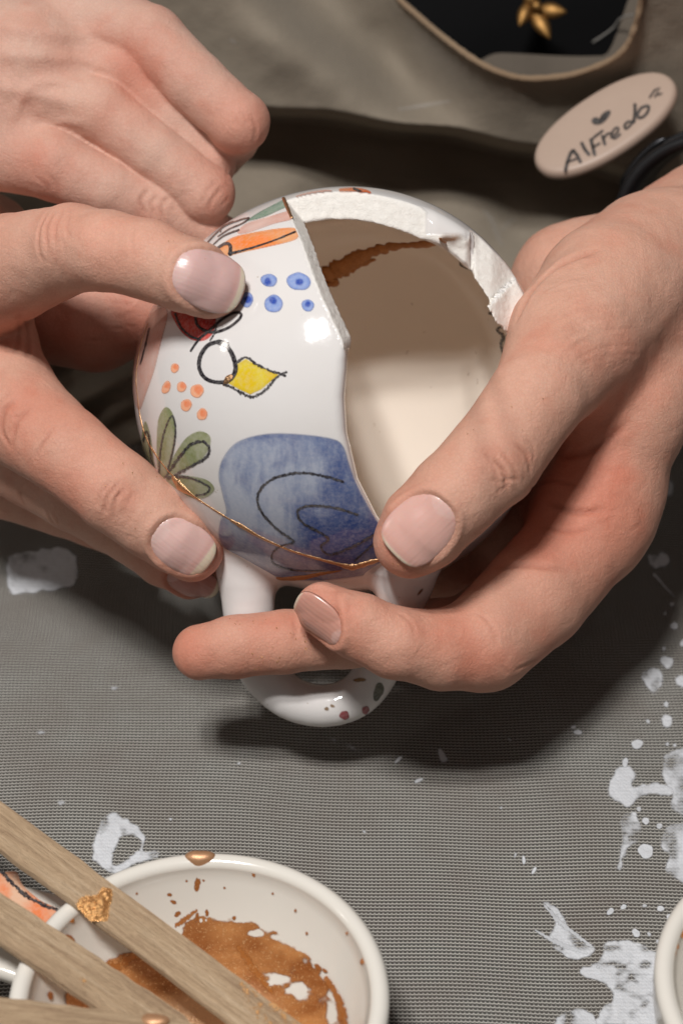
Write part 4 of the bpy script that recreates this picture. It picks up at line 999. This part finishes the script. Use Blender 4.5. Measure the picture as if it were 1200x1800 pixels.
def build_apron():
    xs = np.linspace(-260, 1460, 330); top = np.interp(xs, VX, VY, left=-160, right=-160)
    # several rows are spent on the sharp fold
    tt = np.linspace(0, 1, 300)
    X = np.repeat(xs[:, None], 300, 1); Y = top[:, None] + (845 - top[:, None]) * tt[None]
    Wd = apron_w(X.ravel(), Y.ravel())
    P = cloth_grid(X.ravel(), Y.ravel(), Wd)
    I = np.arange(330 * 300).reshape(330, 300)
    F = np.stack([I[:-1, :-1], I[:-1, 1:], I[1:, 1:], I[1:, :-1]], -1).reshape(-1, 4)
    root = empty('apron', to_world(V(600, 840, -125)))
    tag(root, 'greyish brown canvas apron with a loose scooped neckline over a black top', 'apron')
    bpy.context.view_layer.update()
    mesh_obj('apron_cloth', to_world(P), F, M['apron'], root)
    # turned hem of the scooped neckline
    L = catmull(np.stack([VX, VY], 1)[1:-1], 6); w = apron_w(L[:, 0], L[:, 1])
    tube('neckline_hem', cloth_grid(L[:, 0], L[:, 1], w + 0.4), 0.85, M['hem'], root, None, 0.8, 8, 0.2)
    L2 = L.copy(); L2[:, 1] += 9
    # the apron's inner layer seen through the gap, shade put into its darker colour
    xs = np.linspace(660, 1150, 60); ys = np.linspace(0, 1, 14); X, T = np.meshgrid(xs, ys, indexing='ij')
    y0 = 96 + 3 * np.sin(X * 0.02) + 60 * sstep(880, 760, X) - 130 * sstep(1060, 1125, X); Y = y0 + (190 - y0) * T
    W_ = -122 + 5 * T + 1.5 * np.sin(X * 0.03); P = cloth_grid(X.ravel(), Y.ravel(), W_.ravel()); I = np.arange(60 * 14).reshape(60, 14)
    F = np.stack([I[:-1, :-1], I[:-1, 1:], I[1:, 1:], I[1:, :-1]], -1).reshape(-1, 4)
    mesh_obj('inner_layer', to_world(P), F, M['apron_shaded'], root)
    # faint pale streaks, among them the lit crease and lap put into colour
    def place(x, y): return to_world(cloth_grid(x, y, apron_w(x, y) + 0.25))
    for L, hw, al in (([(700, 192), (740, 186), (790, 178)], [1, 2.5, 1], 0.45), ([(850, 370), (862, 385), (872, 410), (880, 430)], [2, 5, 4, 2], 0.22), ([(880, 405), (892, 392), (904, 385)], [2, 4, 2], 0.2), ([(1060, 230), (1100, 245), (1130, 240)], [1, 2, 1], 0.2), ([(690, 305), (800, 318), (930, 314)], [1, 1.5, 1], 0.15), ([(406, 70), (412, 74)], [2, 2], 0.4)):
        sd = sd_line(L, hw, rough=0.5); decal('pale_streak', sd, sd.box, flat((190, 184, 176)), place, M['paint_and_streaks'], root, 2.0, al, 5.0)
    return root
apron = build_apron()
xs = np.linspace(560, 1240, 60); ys = np.linspace(-200, 260, 40); X, Y = np.meshgrid(xs, ys, indexing='ij')
Wd = -146 + 5 * np.sin(X * 0.01) + 3 * np.sin(Y * 0.02 + X * 0.008); P = cloth_grid(X.ravel(), Y.ravel(), Wd.ravel()); I = np.arange(2400).reshape(60, 40)
sh = mesh_obj('shirt', to_world(P), np.stack([I[:-1, :-1], I[:-1, 1:], I[1:, 1:], I[1:, :-1]], -1).reshape(-1, 4), M['shirt'])
tag(sh, 'black top showing in the scooped neckline of the apron', 'shirt')
L = catmull([(1040, 75), (1060, 62), (1078, 48), (1088, 34), (1100, 28), (1112, 26)], 8)
th = tube('loose_thread', cloth_grid(L[:, 0], L[:, 1], np.linspace(-126, -108, len(L))), 0.28, M['lint'], None, None, 1.0, 6, 0.1)
tag(th, 'pale loose thread lying across the black top by the neckline', 'thread')

# pendant: gold leaves
def leaf_mesh(name, base, tip, width, bulge, mat, parent):
    base, tip = np.asarray(base, float), np.asarray(tip, float); ax = tip - base; Ln = np.linalg.norm(ax); ax /= Ln
    nz = np.array([0, 0, 1.0]); sd = np.cross(nz, ax); sd /= np.linalg.norm(sd); nz = np.cross(ax, sd)
    nu, nv = 15, 13; Vv = []
    for i in range(nu):
        t = i / (nu - 1); wd = width * (math.sin(math.pi * min(1, t * 0.93 + 0.07)) ** 0.8) * (1 - 0.25 * t) + 0.02
        for j in range(nv):
            a = 2 * math.pi * j / nv; rib = 0.25 * max(0, math.sin(a)) * math.cos(a * 6) * 0.4
            Vv.append(base + ax * (t * Ln) + sd * (wd * math.cos(a)) + nz * (bulge * math.sin(a) * (wd / width) * (1 + rib) - 0.25 * bulge * abs(math.cos(a))))
    I = np.arange(nu * nv).reshape(nu, nv); J = np.roll(I, -1, 1)
    F = np.stack([I[:-1], I[1:], J[1:], J[:-1]], -1).reshape(-1, 4)
    return mesh_obj(name, to_world(np.array(Vv)), F, mat, parent)
pend = empty('pendant', to_world(V(940, 65, -130))); bpy.context.view_layer.update()
tag(pend, 'gold leaf shaped pendant hanging over the black top', 'pendant')
GM = mat_gold('pendant_brass', lin(176, 136, 84), lin(120, 86, 46), 0.45, 1.0, 0.3, 400)
for b, t_, wd in (((944, 16), (996, 21), 2.6), ((936, 18), (966, 68), 2.6), ((930, 4), (912, 46), 2.2), ((925, 12), (945, -20), 2.6)):
    leaf_mesh('leaf', V(b[0], b[1], -128), V(t_[0], t_[1], -126), wd, 1.3, GM, pend)
leaf_mesh('bead', V(934, 4, -126), V(952, 18, -125), 1.8, 1.5, GM, pend)
L = np.array([V(935, -6, -127), V(900, -120, -135), V(880, -260, -140)]); tube('chain', catmull(L, 8), 0.5, GM, pend, None, 1.0, 6, 0.1)

# name badge
BC = V(1064, 221, -72); e1 = V(1183, 141, -73) - V(945, 302, -71); e1 = e1 / np.linalg.norm(e1)
n0 = np.array([0, 0, 1.0]); e2 = np.cross(n0, e1); e2 /= np.linalg.norm(e2); n0 = np.cross(e1, e2)
tl = math.radians(-34); e2t = e2 * math.cos(tl) + n0 * math.sin(tl); nb = np.cross(e1, e2t); BA_, BB_, BT_ = 20.1, 10.1, 1.9
def build_badge():
    prof = [(0.0, 1.0), (0.55, 1.0), (0.84, 0.97), (0.92, 0.86), (0.97, 0.55), (1.0, 0.0), (0.97, -0.55), (0.9, -0.9), (0.8, -1.0), (0.0, -1.0)]
    n = 72; Vv = []
    for k, z in prof:
        for j in range(n):
            a = 2 * math.pi * j / n; ca, sa = math.cos(a), math.sin(a)
            sx = math.copysign(abs(ca) ** 0.92, ca); sy = math.copysign(abs(sa) ** 0.92, sa)
            kx = 1 - (1 - k) * (BB_ / BA_) if k > 0.7 else k; Vv.append(BC + e1 * BA_ * sx * kx + e2t * BB_ * sy * k + nb * BT_ * z)
    I = np.arange(len(prof) * n).reshape(len(prof), n); J = np.roll(I, -1, 1)
    F = np.stack([I[:-1], I[1:], J[1:], J[:-1]], -1).reshape(-1, 4)
    ob = mesh_obj('name_badge', to_world(np.array(Vv)), F, M['badge'])
    tag(ob, 'oval cream name badge with black handwriting pinned to the apron', 'badge')
    def place(x, y):
        D = np.stack([(x - 600) / FPX, -(y - 900) / FPX, -np.ones_like(x)], -1); O = np.array([0, 0, D0])
        t = ((BC + nb * (BT_ + 0.12)) - O) @ nb / (D @ nb); return to_world(O + t[:, None] * D)
    inkm = mat_paint_decal('marker_ink', 0.5); dark = flat((34, 28, 26))
    WR = [([(993, 299), (997, 283), (1003, 268), (1008, 265)], 2.9), ([(1006, 265), (1013, 272), (1019, 284)], 2.9), ([(996, 285), (1012, 279)], 1.8), ([(1022, 252), (1027, 262), (1034, 271)], 2.9),
          ([(1038, 246), (1041, 258), (1044, 271)], 3.0), ([(1038, 246), (1046, 239), (1058, 230)], 2.0), ([(1043, 258), (1053, 252)], 1.8), ([(1058, 239), (1060, 246), (1062, 253)], 2.6), ([(1060, 243), (1066, 236), (1072, 234)], 2.0),
          ([(1073, 241), (1081, 236), (1086, 228), (1083, 224), (1076, 231), (1074, 240), (1080, 243), (1089, 236)], 1.9), ([(1111, 214), (1103, 214), (1097, 220), (1099, 226), (1107, 220), (1113, 211)], 2.1), ([(1115, 184), (1115, 200), (1113, 214)], 2.8),
          ([(1135, 186), (1126, 190), (1120, 200), (1122, 207), (1131, 204), (1138, 195), (1139, 187), (1134, 186)], 2.4), ([(1141, 171), (1150, 158)], 1.6), ([(1150, 170), (1156, 161)], 1.5), ([(1150, 158), (1158, 155)], 1.4), ([(1156, 167), (1162, 164)], 1.3)]
    for L, hw in WR:
        sd = sd_line(L, hw); decal('letter_stroke', sd, sd.box, dark, place, inkm, ob, 1.0, 0.93, 2.0)
    sd = sd_poly([(1039, 214), (1041, 208), (1047, 206), (1053, 208), (1056, 202), (1063, 196), (1070, 194), (1072, 199), (1066, 209), (1057, 217), (1046, 219)])
    decal('heart_mark', sd, sd.box, dark, place, inkm, ob, 1.0, 0.96, 2.0)
build_badge()

# watch strap round the wrist
def build_strap():
    c = V(1256, 408, -62); ax = np.array([0.42, 0.22, -0.88]); ax /= np.linalg.norm(ax)
    p = np.cross(ax, [0, 1, 0]); p /= np.linalg.norm(p); q = np.cross(p, ax); Rr = 22.5; n = 72
    sec = [(-8.5, 0), (-8.2, 1.2), (-7.2, 1.7), (7.2, 1.7), (8.2, 1.2), (8.5, 0), (8.0, -1.2), (-8.0, -1.2)]
    def ring(sec, R0, a0, a1, n, closed=True):
        Vv = []
        for j in range(n):
            a = a0 + (a1 - a0) * j / (n if closed else n - 1)
            for (x, r) in sec: Vv.append(c + ax * x + (p * math.cos(a) + q * math.sin(a)) * (R0 + r))
        I = np.arange(n * len(sec)).reshape(n, len(sec)); J = np.roll(I, -1, 1); K = np.roll(I, -1, 0); KJ = np.roll(K, -1, 1)
        F = np.stack([I, K, KJ, J], -1)
        if not closed: F = F[:-1]
        return np.array(Vv), F.reshape(-1, 4)
    root = empty('watch_strap', to_world(c - np.array([0, 20, 0]))); bpy.context.view_layer.update()
    tag(root, 'black rubber watch strap round the wrist beside the name badge', 'watch strap')
    Vv, F = ring(sec, Rr, 0, 2 * math.pi, n); mesh_obj('strap_band', to_world(Vv), F, M['strap'], root)
    sec2 = [(x * 0.33 + 4.5, r * 0.7 + 1.9) for x, r in sec]
    a = math.atan2(*(lambda d: (d @ q, d @ p))(V(1150, 285, -62) - c))
    Vv, F = ring(sec2, Rr, a - 0.42, a + 0.28, 20, False); mesh_obj('keeper_loop', to_world(Vv), F, M['strap'], root)
    for s in (-1, 1):
        P0 = [c + ax * (4.5 + s * 5.2) + (p * math.cos(t) + q * math.sin(t)) * (Rr + 3.2) for t in np.linspace(a - 0.2, a + 0.45, 10)]
        tube('buckle_bar', P0, 1.1, mat_gold('dark_steel', lin(70, 70, 72), lin(46, 46, 48), 0.3, 1.0, 0.05) if s == -1 else bpy.data.materials['dark_steel'], root, None, 1.0, 8, 0.0)
build_strap()

# ------------------------------------------------------------------ bowls with gold paint
BOWL_H = 30.0
def zin(r, Ri): return 4.0 + (BOWL_H - 1.6 - 4.0) * np.clip(r / Ri, 0, 1) ** 3.0
def build_bowl(pxc, label, wob=0.35):
    c = table_pt([pxc[0]], [pxc[1]], BOWL_H)[0]; d = -(c - CAM) @ AX_W; R = pxc[2] / FPX * d; Ri = R - 3.4
    prof = [(0.02, 1.2), (R * 0.42, 1.2), (R * 0.45, 0.2), (R * 0.52, 0.2), (R * 0.55, 1.6)]
    for a in np.linspace(0.08, 1, 16): prof.append((R * (0.56 + 0.44 * math.sin(a * math.pi / 2) ** 0.9), 1.8 + (BOWL_H - 3.6) * (1 - math.cos(a * math.pi / 2)) ** 0.9))
    for a in np.linspace(0.15, math.pi - 0.15, 9): prof.append((R - 1.7 + 1.75 * math.cos(a), BOWL_H - 1.7 + 1.7 * math.sin(a)))
    for r in np.linspace(Ri, 0.02, 30): prof.append((r, float(zin(np.array(r), Ri))))
    n = 160; Vv = []
    for (r, z) in prof:
        for j in range(n):
            a = 2 * math.pi * j / n; k = 1 + 0.006 * math.sin(2 * a + 1) + 0.004 * math.sin(3 * a)
            Vv.append((c[0] + r * k * math.cos(a), c[1] + r * k * math.sin(a), z + 0.45 * wob * (z / BOWL_H) * math.sin(2 * a + 0.7) + 0.6))
    I = np.arange(len(prof) * n).reshape(len(prof), n); J = np.roll(I, -1, 1)
    F = np.stack([I[:-1], J[:-1], J[1:], I[1:]], -1).reshape(-1, 4)
    root = empty('paint_bowl', (c[0] / 1000, c[1] / 1000, 0.0006)); tag(root, label, 'bowl', 'small bowls of gold paint'); bpy.context.view_layer.update()
    mesh_obj('bowl_body', np.array(Vv) / 1000, F, M['cream'], root)
    def f(P):
        Q = to_world(P) * 1000; r = np.hypot(Q[:, 0] - c[0], Q[:, 1] - c[1]); sl = 3 * (BOWL_H - 5.6) * np.clip(r / Ri, 0, 1) ** 2 / Ri
        return (Q[:, 2] - 0.6 - zin(r, Ri)) / np.sqrt(1 + sl ** 2) * 0.9
    def place(lift):
        def g(x, y):
            p = cast(f, x, y, 85.0); n_ = gradient(f, p, 0.3); return to_world(p + n_ * lift)
        return g
    return root, c, R, place
bowl, bc, bR, on_bowl = build_bowl((350, 1752, 333), 'small cream bowl with gold paint inside and wooden sticks across it')
GB, GL = (170, 104, 50), (206, 150, 104)
def wash_col(x, y, d):
    n = fbm(p3(x * 0.02, y * 0.03, 2.0), 4); pool = sstep(1725, 1775, y + 18 * np.sin(x * 0.02)) * sstep(520, 420, x) * sstep(180, 300, x)
    n = np.clip((n - 0.5) * 2.2 + 0.5, 0, 1); c = LIN((158, 94, 46))[None] * (1 - n)[:, None] + LIN((210, 146, 88))[None] * n[:, None]
    return c * (1 - pool)[:, None] + LIN((226, 176, 132))[None] * pool[:, None]
wb = sd_poly([(300, 1650), (330, 1622), (362, 1612), (410, 1620), (455, 1630), (498, 1652), (535, 1680), (560, 1712), (585, 1748), (605, 1790), (612, 1830), (90, 1830), (110, 1770), (140, 1725), (180, 1690), (235, 1672)])
def wash_sd(x, y):
    holes = np.minimum(np.hypot((x - 488) / 22, (y - 1722) / 12), np.hypot((x - 528) / 20, (y - 1742) / 15)); holes = np.minimum(holes, np.hypot((x - 585) / 10, (y - 1785) / 26)); holes = np.minimum(holes, np.hypot((x - 450) / 12, (y - 1640) / 7))
    return np.maximum(wb(x, y) + 34 * (fbm(p3(x * 0.045, y * 0.06, 1.0), 4) - 0.5), (1 - holes) * 12 + 16 * (fbm(p3(x * 0.07, y * 0.10, 3.0), 3) - 0.5))
def wash_alpha(x, y, d):
    th_ = np.arctan2(y - 1720, (x - 350) * 0.75); r_ = np.hypot((x - 350) * 0.75, y - 1720)
    n = fbm(p3(th_ * 5.0, r_ * 0.09, 3.0), 4); n2 = fbm(p3(x * 0.09, y * 0.09, 8.0), 3)
    return np.clip(sstep(0.10, 0.42, n * 0.7 + n2 * 0.3 + 0.45 * sstep(-6, -55, d)) * 1.05, 0, 1)
decal('gold_wash', wash_sd, wb.box, wash_col, on_bowl(0.18), M['wash'], bowl, 1.6, wash_alpha, 5.0)
for i, (x, y, rx, ry, rot) in enumerate([(347, 1553, 5, 13, 0.1), (305, 1585, 6, 3, 0.4), (298, 1572, 4, 3, 0), (312, 1606, 6, 4, -0.6), (346, 1612, 3, 8, 0.2), (364, 1604, 3, 6, 0), (412, 1613, 3, 4, 0), (447, 1536, 3, 5, 0), (125, 1617, 5, 6, 0), (120, 1650, 10, 7, 0.3), (638, 1690, 4, 5, 0), (560, 1700, 9, 4, 0.7), (572, 1706, 5, 3, 0.5), (520, 1600, 2, 3, 0), (480, 1570, 2, 2, 0), (395, 1560, 2, 2, 0), (540, 1640, 2, 3, 0), (610, 1640, 2, 2, 0), (87, 1750, 5, 7, 0), (255, 1540, 2, 3, 0), (240, 1570, 2, 2, 0), (328, 1548, 2, 2, 0), (358, 1547, 2, 2, 0)]):
    sd = sd_ell(x, y, rx, ry, rot, 0.15, i * 1.1); decal('paint_speck', sd, sd.box, flat(GB), on_bowl(0.22), M['wash'], bowl, 1.0, 0.95, 1.5)
for L, hw in (([(190, 1690), (205, 1700), (225, 1685), (250, 1676)], [3, 7, 8, 5]), ([(310, 1625), (330, 1612), (345, 1600)], [4, 4, 2]), ([(420, 1665), (445, 1700), (480, 1745)], [4, 6, 3]), ([(575, 1720), (598, 1760), (608, 1800)], [4, 6, 5])):
    sd = sd_line(L, hw, rough=0.5); decal('paint_streak', sd, sd.box, flat((186, 116, 56)), on_bowl(0.24), M['wash'], bowl, 1.4, 0.9, 2.0)
def blob(name, cw, axes, rad, mat, parent, seed=0.0, wob=0.12):
    """rounded lump of paint; cw world mm, axes rows, radii mm"""
    nu, nv = 20, 28; Vv = []
    for i in range(nu + 1):
        p_ = math.pi * i / nu
        for j in range(nv):
            a = 2 * math.pi * j / nv; dvec = np.array([math.sin(p_) * math.cos(a), math.sin(p_) * math.sin(a), math.cos(p_)])
            k = 1 + wob * (math.sin(3 * a + seed) * math.sin(p_) ** 2 * 0.6 + math.sin(2 * a + seed * 2) * math.sin(p_) ** 2)
            Vv.append(cw + (dvec * rad * k) @ axes)
    I = np.arange((nu + 1) * nv).reshape(nu + 1, nv); J = np.roll(I, -1, 1)
    F = np.stack([I[:-1], I[1:], J[1:], J[:-1]], -1).reshape(-1, 4)
    return mesh_obj(name, np.array(Vv) / 1000, F, mat, parent)
rp = table_pt([351], [1507], BOWL_H)[0]
blob('paint_blob', rp + np.array([0, -0.2, -0.3]), np.array([AX_U, np.cross(AX_W, AX_U), AX_W]), np.array([2.7, 1.9, 1.5]), M['drop'], bowl, 0.6)
# flat painted lug handle at the bowl's left
def build_lug():
    zt = 24.0; A = table_pt([95], [1650], zt)[0]; B = table_pt([-75], [1600], zt)[0]
    dx = (B - A); L_ = np.hypot(dx[0], dx[1]); ex = np.array([dx[0] / L_, dx[1] / L_, 0]); ey = np.array([-ex[1], ex[0], 0]); hw = 10.2
    out = [(0, -hw), (L_ * 0.6, -hw * 0.96)] + [(L_ * 0.6 + hw * 0.9 * math.sin(t), -hw * math.cos(t)) for t in np.linspace(0.15, math.pi - 0.15, 14)] + [(L_ * 0.6, hw * 0.96), (0, hw)]
    out = np.array(out); cen = out.mean(0); Vv = []; rings = [(0.0, 0), (0.90, 0), (0.97, -0.5), (1.0, -1.8), (0.97, -3.1), (0.9, -3.6), (0.0, -3.6)]
    for k, z in rings:
        for q in out: qq = cen + (q - cen) * k; Vv.append(A + ex * qq[0] + ey * qq[1] + np.array([0, 0, z]))
    n = len(out); I = np.arange(len(rings) * n).reshape(len(rings), n); J = np.roll(I, -1, 1)
    lug = mesh_obj('lug_handle', np.array(Vv) / 1000, np.stack([I[:-1], I[1:], J[1:], J[:-1]], -1).reshape(-1, 4)[:, ::-1], M['cream'], bowl)
    def pl(lift):
        return lambda x, y: table_pt(x, y, zt + lift) / 1000
    sd = sd_poly([(-20, 1540), (8, 1533), (30, 1533), (40, 1555), (70, 1582), (105, 1602), (85, 1625), (60, 1615), (25, 1592), (-20, 1560)])
    decal('painted_stripe', sd, sd.box, watercolor((246, 196, 160), (236, 122, 60), 0.03, 3.0), pl(0.06), GP, lug, 1.5, 0.95, 3.0)
    sd = sd_line([(4, 1532), (20, 1550), (45, 1573), (75, 1590), (110, 1602)], [3.0, 3.4, 2.4], rough=0.6)
    decal('drawn_line', sd, sd.box, charcoal, pl(0.10), GP, lug, 1.1, 1.0, 1.5)
build_lug()
bowl2, c2_, R2_, on_bowl2 = build_bowl((1489, 1738, 335), 'cream bowl with brown smears, cut off by the right edge of the picture')
for i, (x, y, rx, ry, rot) in enumerate([(1183, 1668, 6, 20, 0.2), (1196, 1640, 6, 10, 0.1), (1172, 1735, 4, 22, 0.05), (1176, 1795, 4, 12, 0)]):
    sd = sd_ell(x, y, rx, ry, rot, 0.22, i * 2.1); decal('paint_streak', sd, sd.box, flat((186, 118, 62)), on_bowl2(0.2), M['wash'], bowl2, 1.2, 0.9, 2.5)

# ------------------------------------------------------------------ wooden sticks
def build_stick(a, b, za, zb, hw, label, th=1.7, seed=0):
    A = table_pt([a[0]], [a[1]], za)[0]; B = table_pt([b[0]], [b[1]], zb)[0]; ax = B - A; Ln = np.linalg.norm(ax); ax /= Ln
    sd = np.cross([0, 0, 1.0], ax); sd /= np.linalg.norm(sd); up = np.cross(ax, sd); r_ = random.Random(seed)
    sec = [(-1, -0.35), (-0.97, -0.5), (0.97, -0.5), (1, -0.35), (1, 0.30), (0.975, 0.5), (-0.975, 0.5), (-1, 0.30)]
    # straight-split edges, slightly uneven; finer across so the grain relief holds
    top = np.linspace(0.975, -0.975, 9); sec = [(-1, 0.25), (-1, -0.30), (-0.97, -0.5), (0.97, -0.5), (1, -0.30), (1, 0.25)] + [(t, 0.5) for t in top]
    n = 90; Vv = []; G = []
    for i in range(n):
        t = i / (n - 1); e = min(t, 1 - t) * Ln; rnd = math.sqrt(max(0.02, 1 - max(0, 1 - e / hw) ** 2))
        jl = 0.10 * (vnoise(np.array([[t * 22, seed, 0.5]]))[0] - 0.5); jr = 0.10 * (vnoise(np.array([[t * 22, seed, 9.5]]))[0] - 0.5)
        bow = 0.35 * math.sin(t * math.pi)
        for (s, z) in sec:
            k = rnd * (1 + (jl if s < 0 else jr)); Vv.append(A + ax * (t * Ln) + sd * (s * hw * k) + up * (z * th + bow)); G.append((t * Ln / 1000 + seed * 0.37, s * hw / 1000, z * th / 1000 + seed * 0.11))
    m = len(sec); I = np.arange(n * m).reshape(n, m); J = np.roll(I, -1, 1)
    F = np.stack([I[:-1], I[1:], J[1:], J[:-1]], -1).reshape(-1, 4).tolist() + [list(I[0]), list(I[-1][::-1])]
    ob = mesh_obj('craft_stick', np.array(Vv) / 1000, F, M['wood'], None, smooth=False)
    at = ob.data.attributes.new('grain', 'FLOAT_VECTOR', 'POINT'); at.data.foreach_set('vector', np.array(G, np.float32).ravel())
    tag(ob, label, 'stick', 'wooden sticks across the bowl')
    pt = A + up * (th * 0.5)
    def place(lift):
        def g(x, y):
            D = -AX_W[None] + ((x - 600) / FPX)[:, None] * AX_U + (-(y - 900) / FPX)[:, None] * AX_V
            p = CAM + D * (((pt - CAM) @ up) / (D @ up))[:, None]
            bw = 0.35 * np.sin(np.clip((p - A) @ ax / Ln, 0, 1) * np.pi); return (p + up * (bw + lift if np.isscalar(lift) else bw + lift(x, y))[:, None]) / 1000
        return g
    return ob, place
st1, on1 = build_stick((-160, 1335), (545, 1862), 41, 19, 4.05, 'long wooden stick with a gold flake blob, lying diagonally across the bowl', seed=1)
st2, on2 = build_stick((-160, 1510), (330, 1838), 40, 22, 4.15, 'paler wooden stick in the bowl, between the two other sticks', seed=2)
st3, on3 = build_stick((-180, 1772), (360, 1838), 36, 30, 4.0, 'nearly level wooden stick at the bottom of the picture with a gold drop', seed=3)
fl = sd_poly([(136, 1592), (150, 1580), (170, 1575), (180, 1562), (194, 1566), (198, 1582), (192, 1600), (188, 1618), (170, 1621), (150, 1612)])
def flsd(x, y): return fl(x, y) + 10 * (fbm(p3(x * 0.12, y * 0.12, 1.0), 3) - 0.5)
fo = decal('gold_flake', flsd, fl.box, flat((230, 176, 110)), on1(lambda x, y: 0.08 + 1.0 * sstep(0, -14, flsd(x, y)) * (0.35 + fbm(p3(x * 0.13, y * 0.13, 4.0), 3))), M['flake'], st1, 1.2, 1.0, 1.0)
fl2 = sd_line([(425, 1730), (460, 1770), (500, 1800)], [6, 16, 24], rough=0.8)
decal('gold_smear', fl2, fl2.box, flat((226, 170, 112)), on1(0.10), M['wash'], st1, 1.6, thin_alpha(0.35, 0.75, 0.12, 2.0), 4.0)
fl3 = sd_line([(140, 1718), (156, 1735), (172, 1742)], [3, 6, 3], rough=0.9)
decal('gold_smear', fl3, fl3.box, flat((222, 166, 106)), on2(0.10), M['wash'], st2, 1.2, thin_alpha(0.35, 0.6, 0.2, 3.0), 3.0)
d3 = on3(0.0)(np.array([272.0]), np.array([1795.0]))[0] * 1000
blob('paint_blob', d3, np.eye(3), np.array([2.2, 1.5, 0.8]), M['drop'], st3, 1.0)
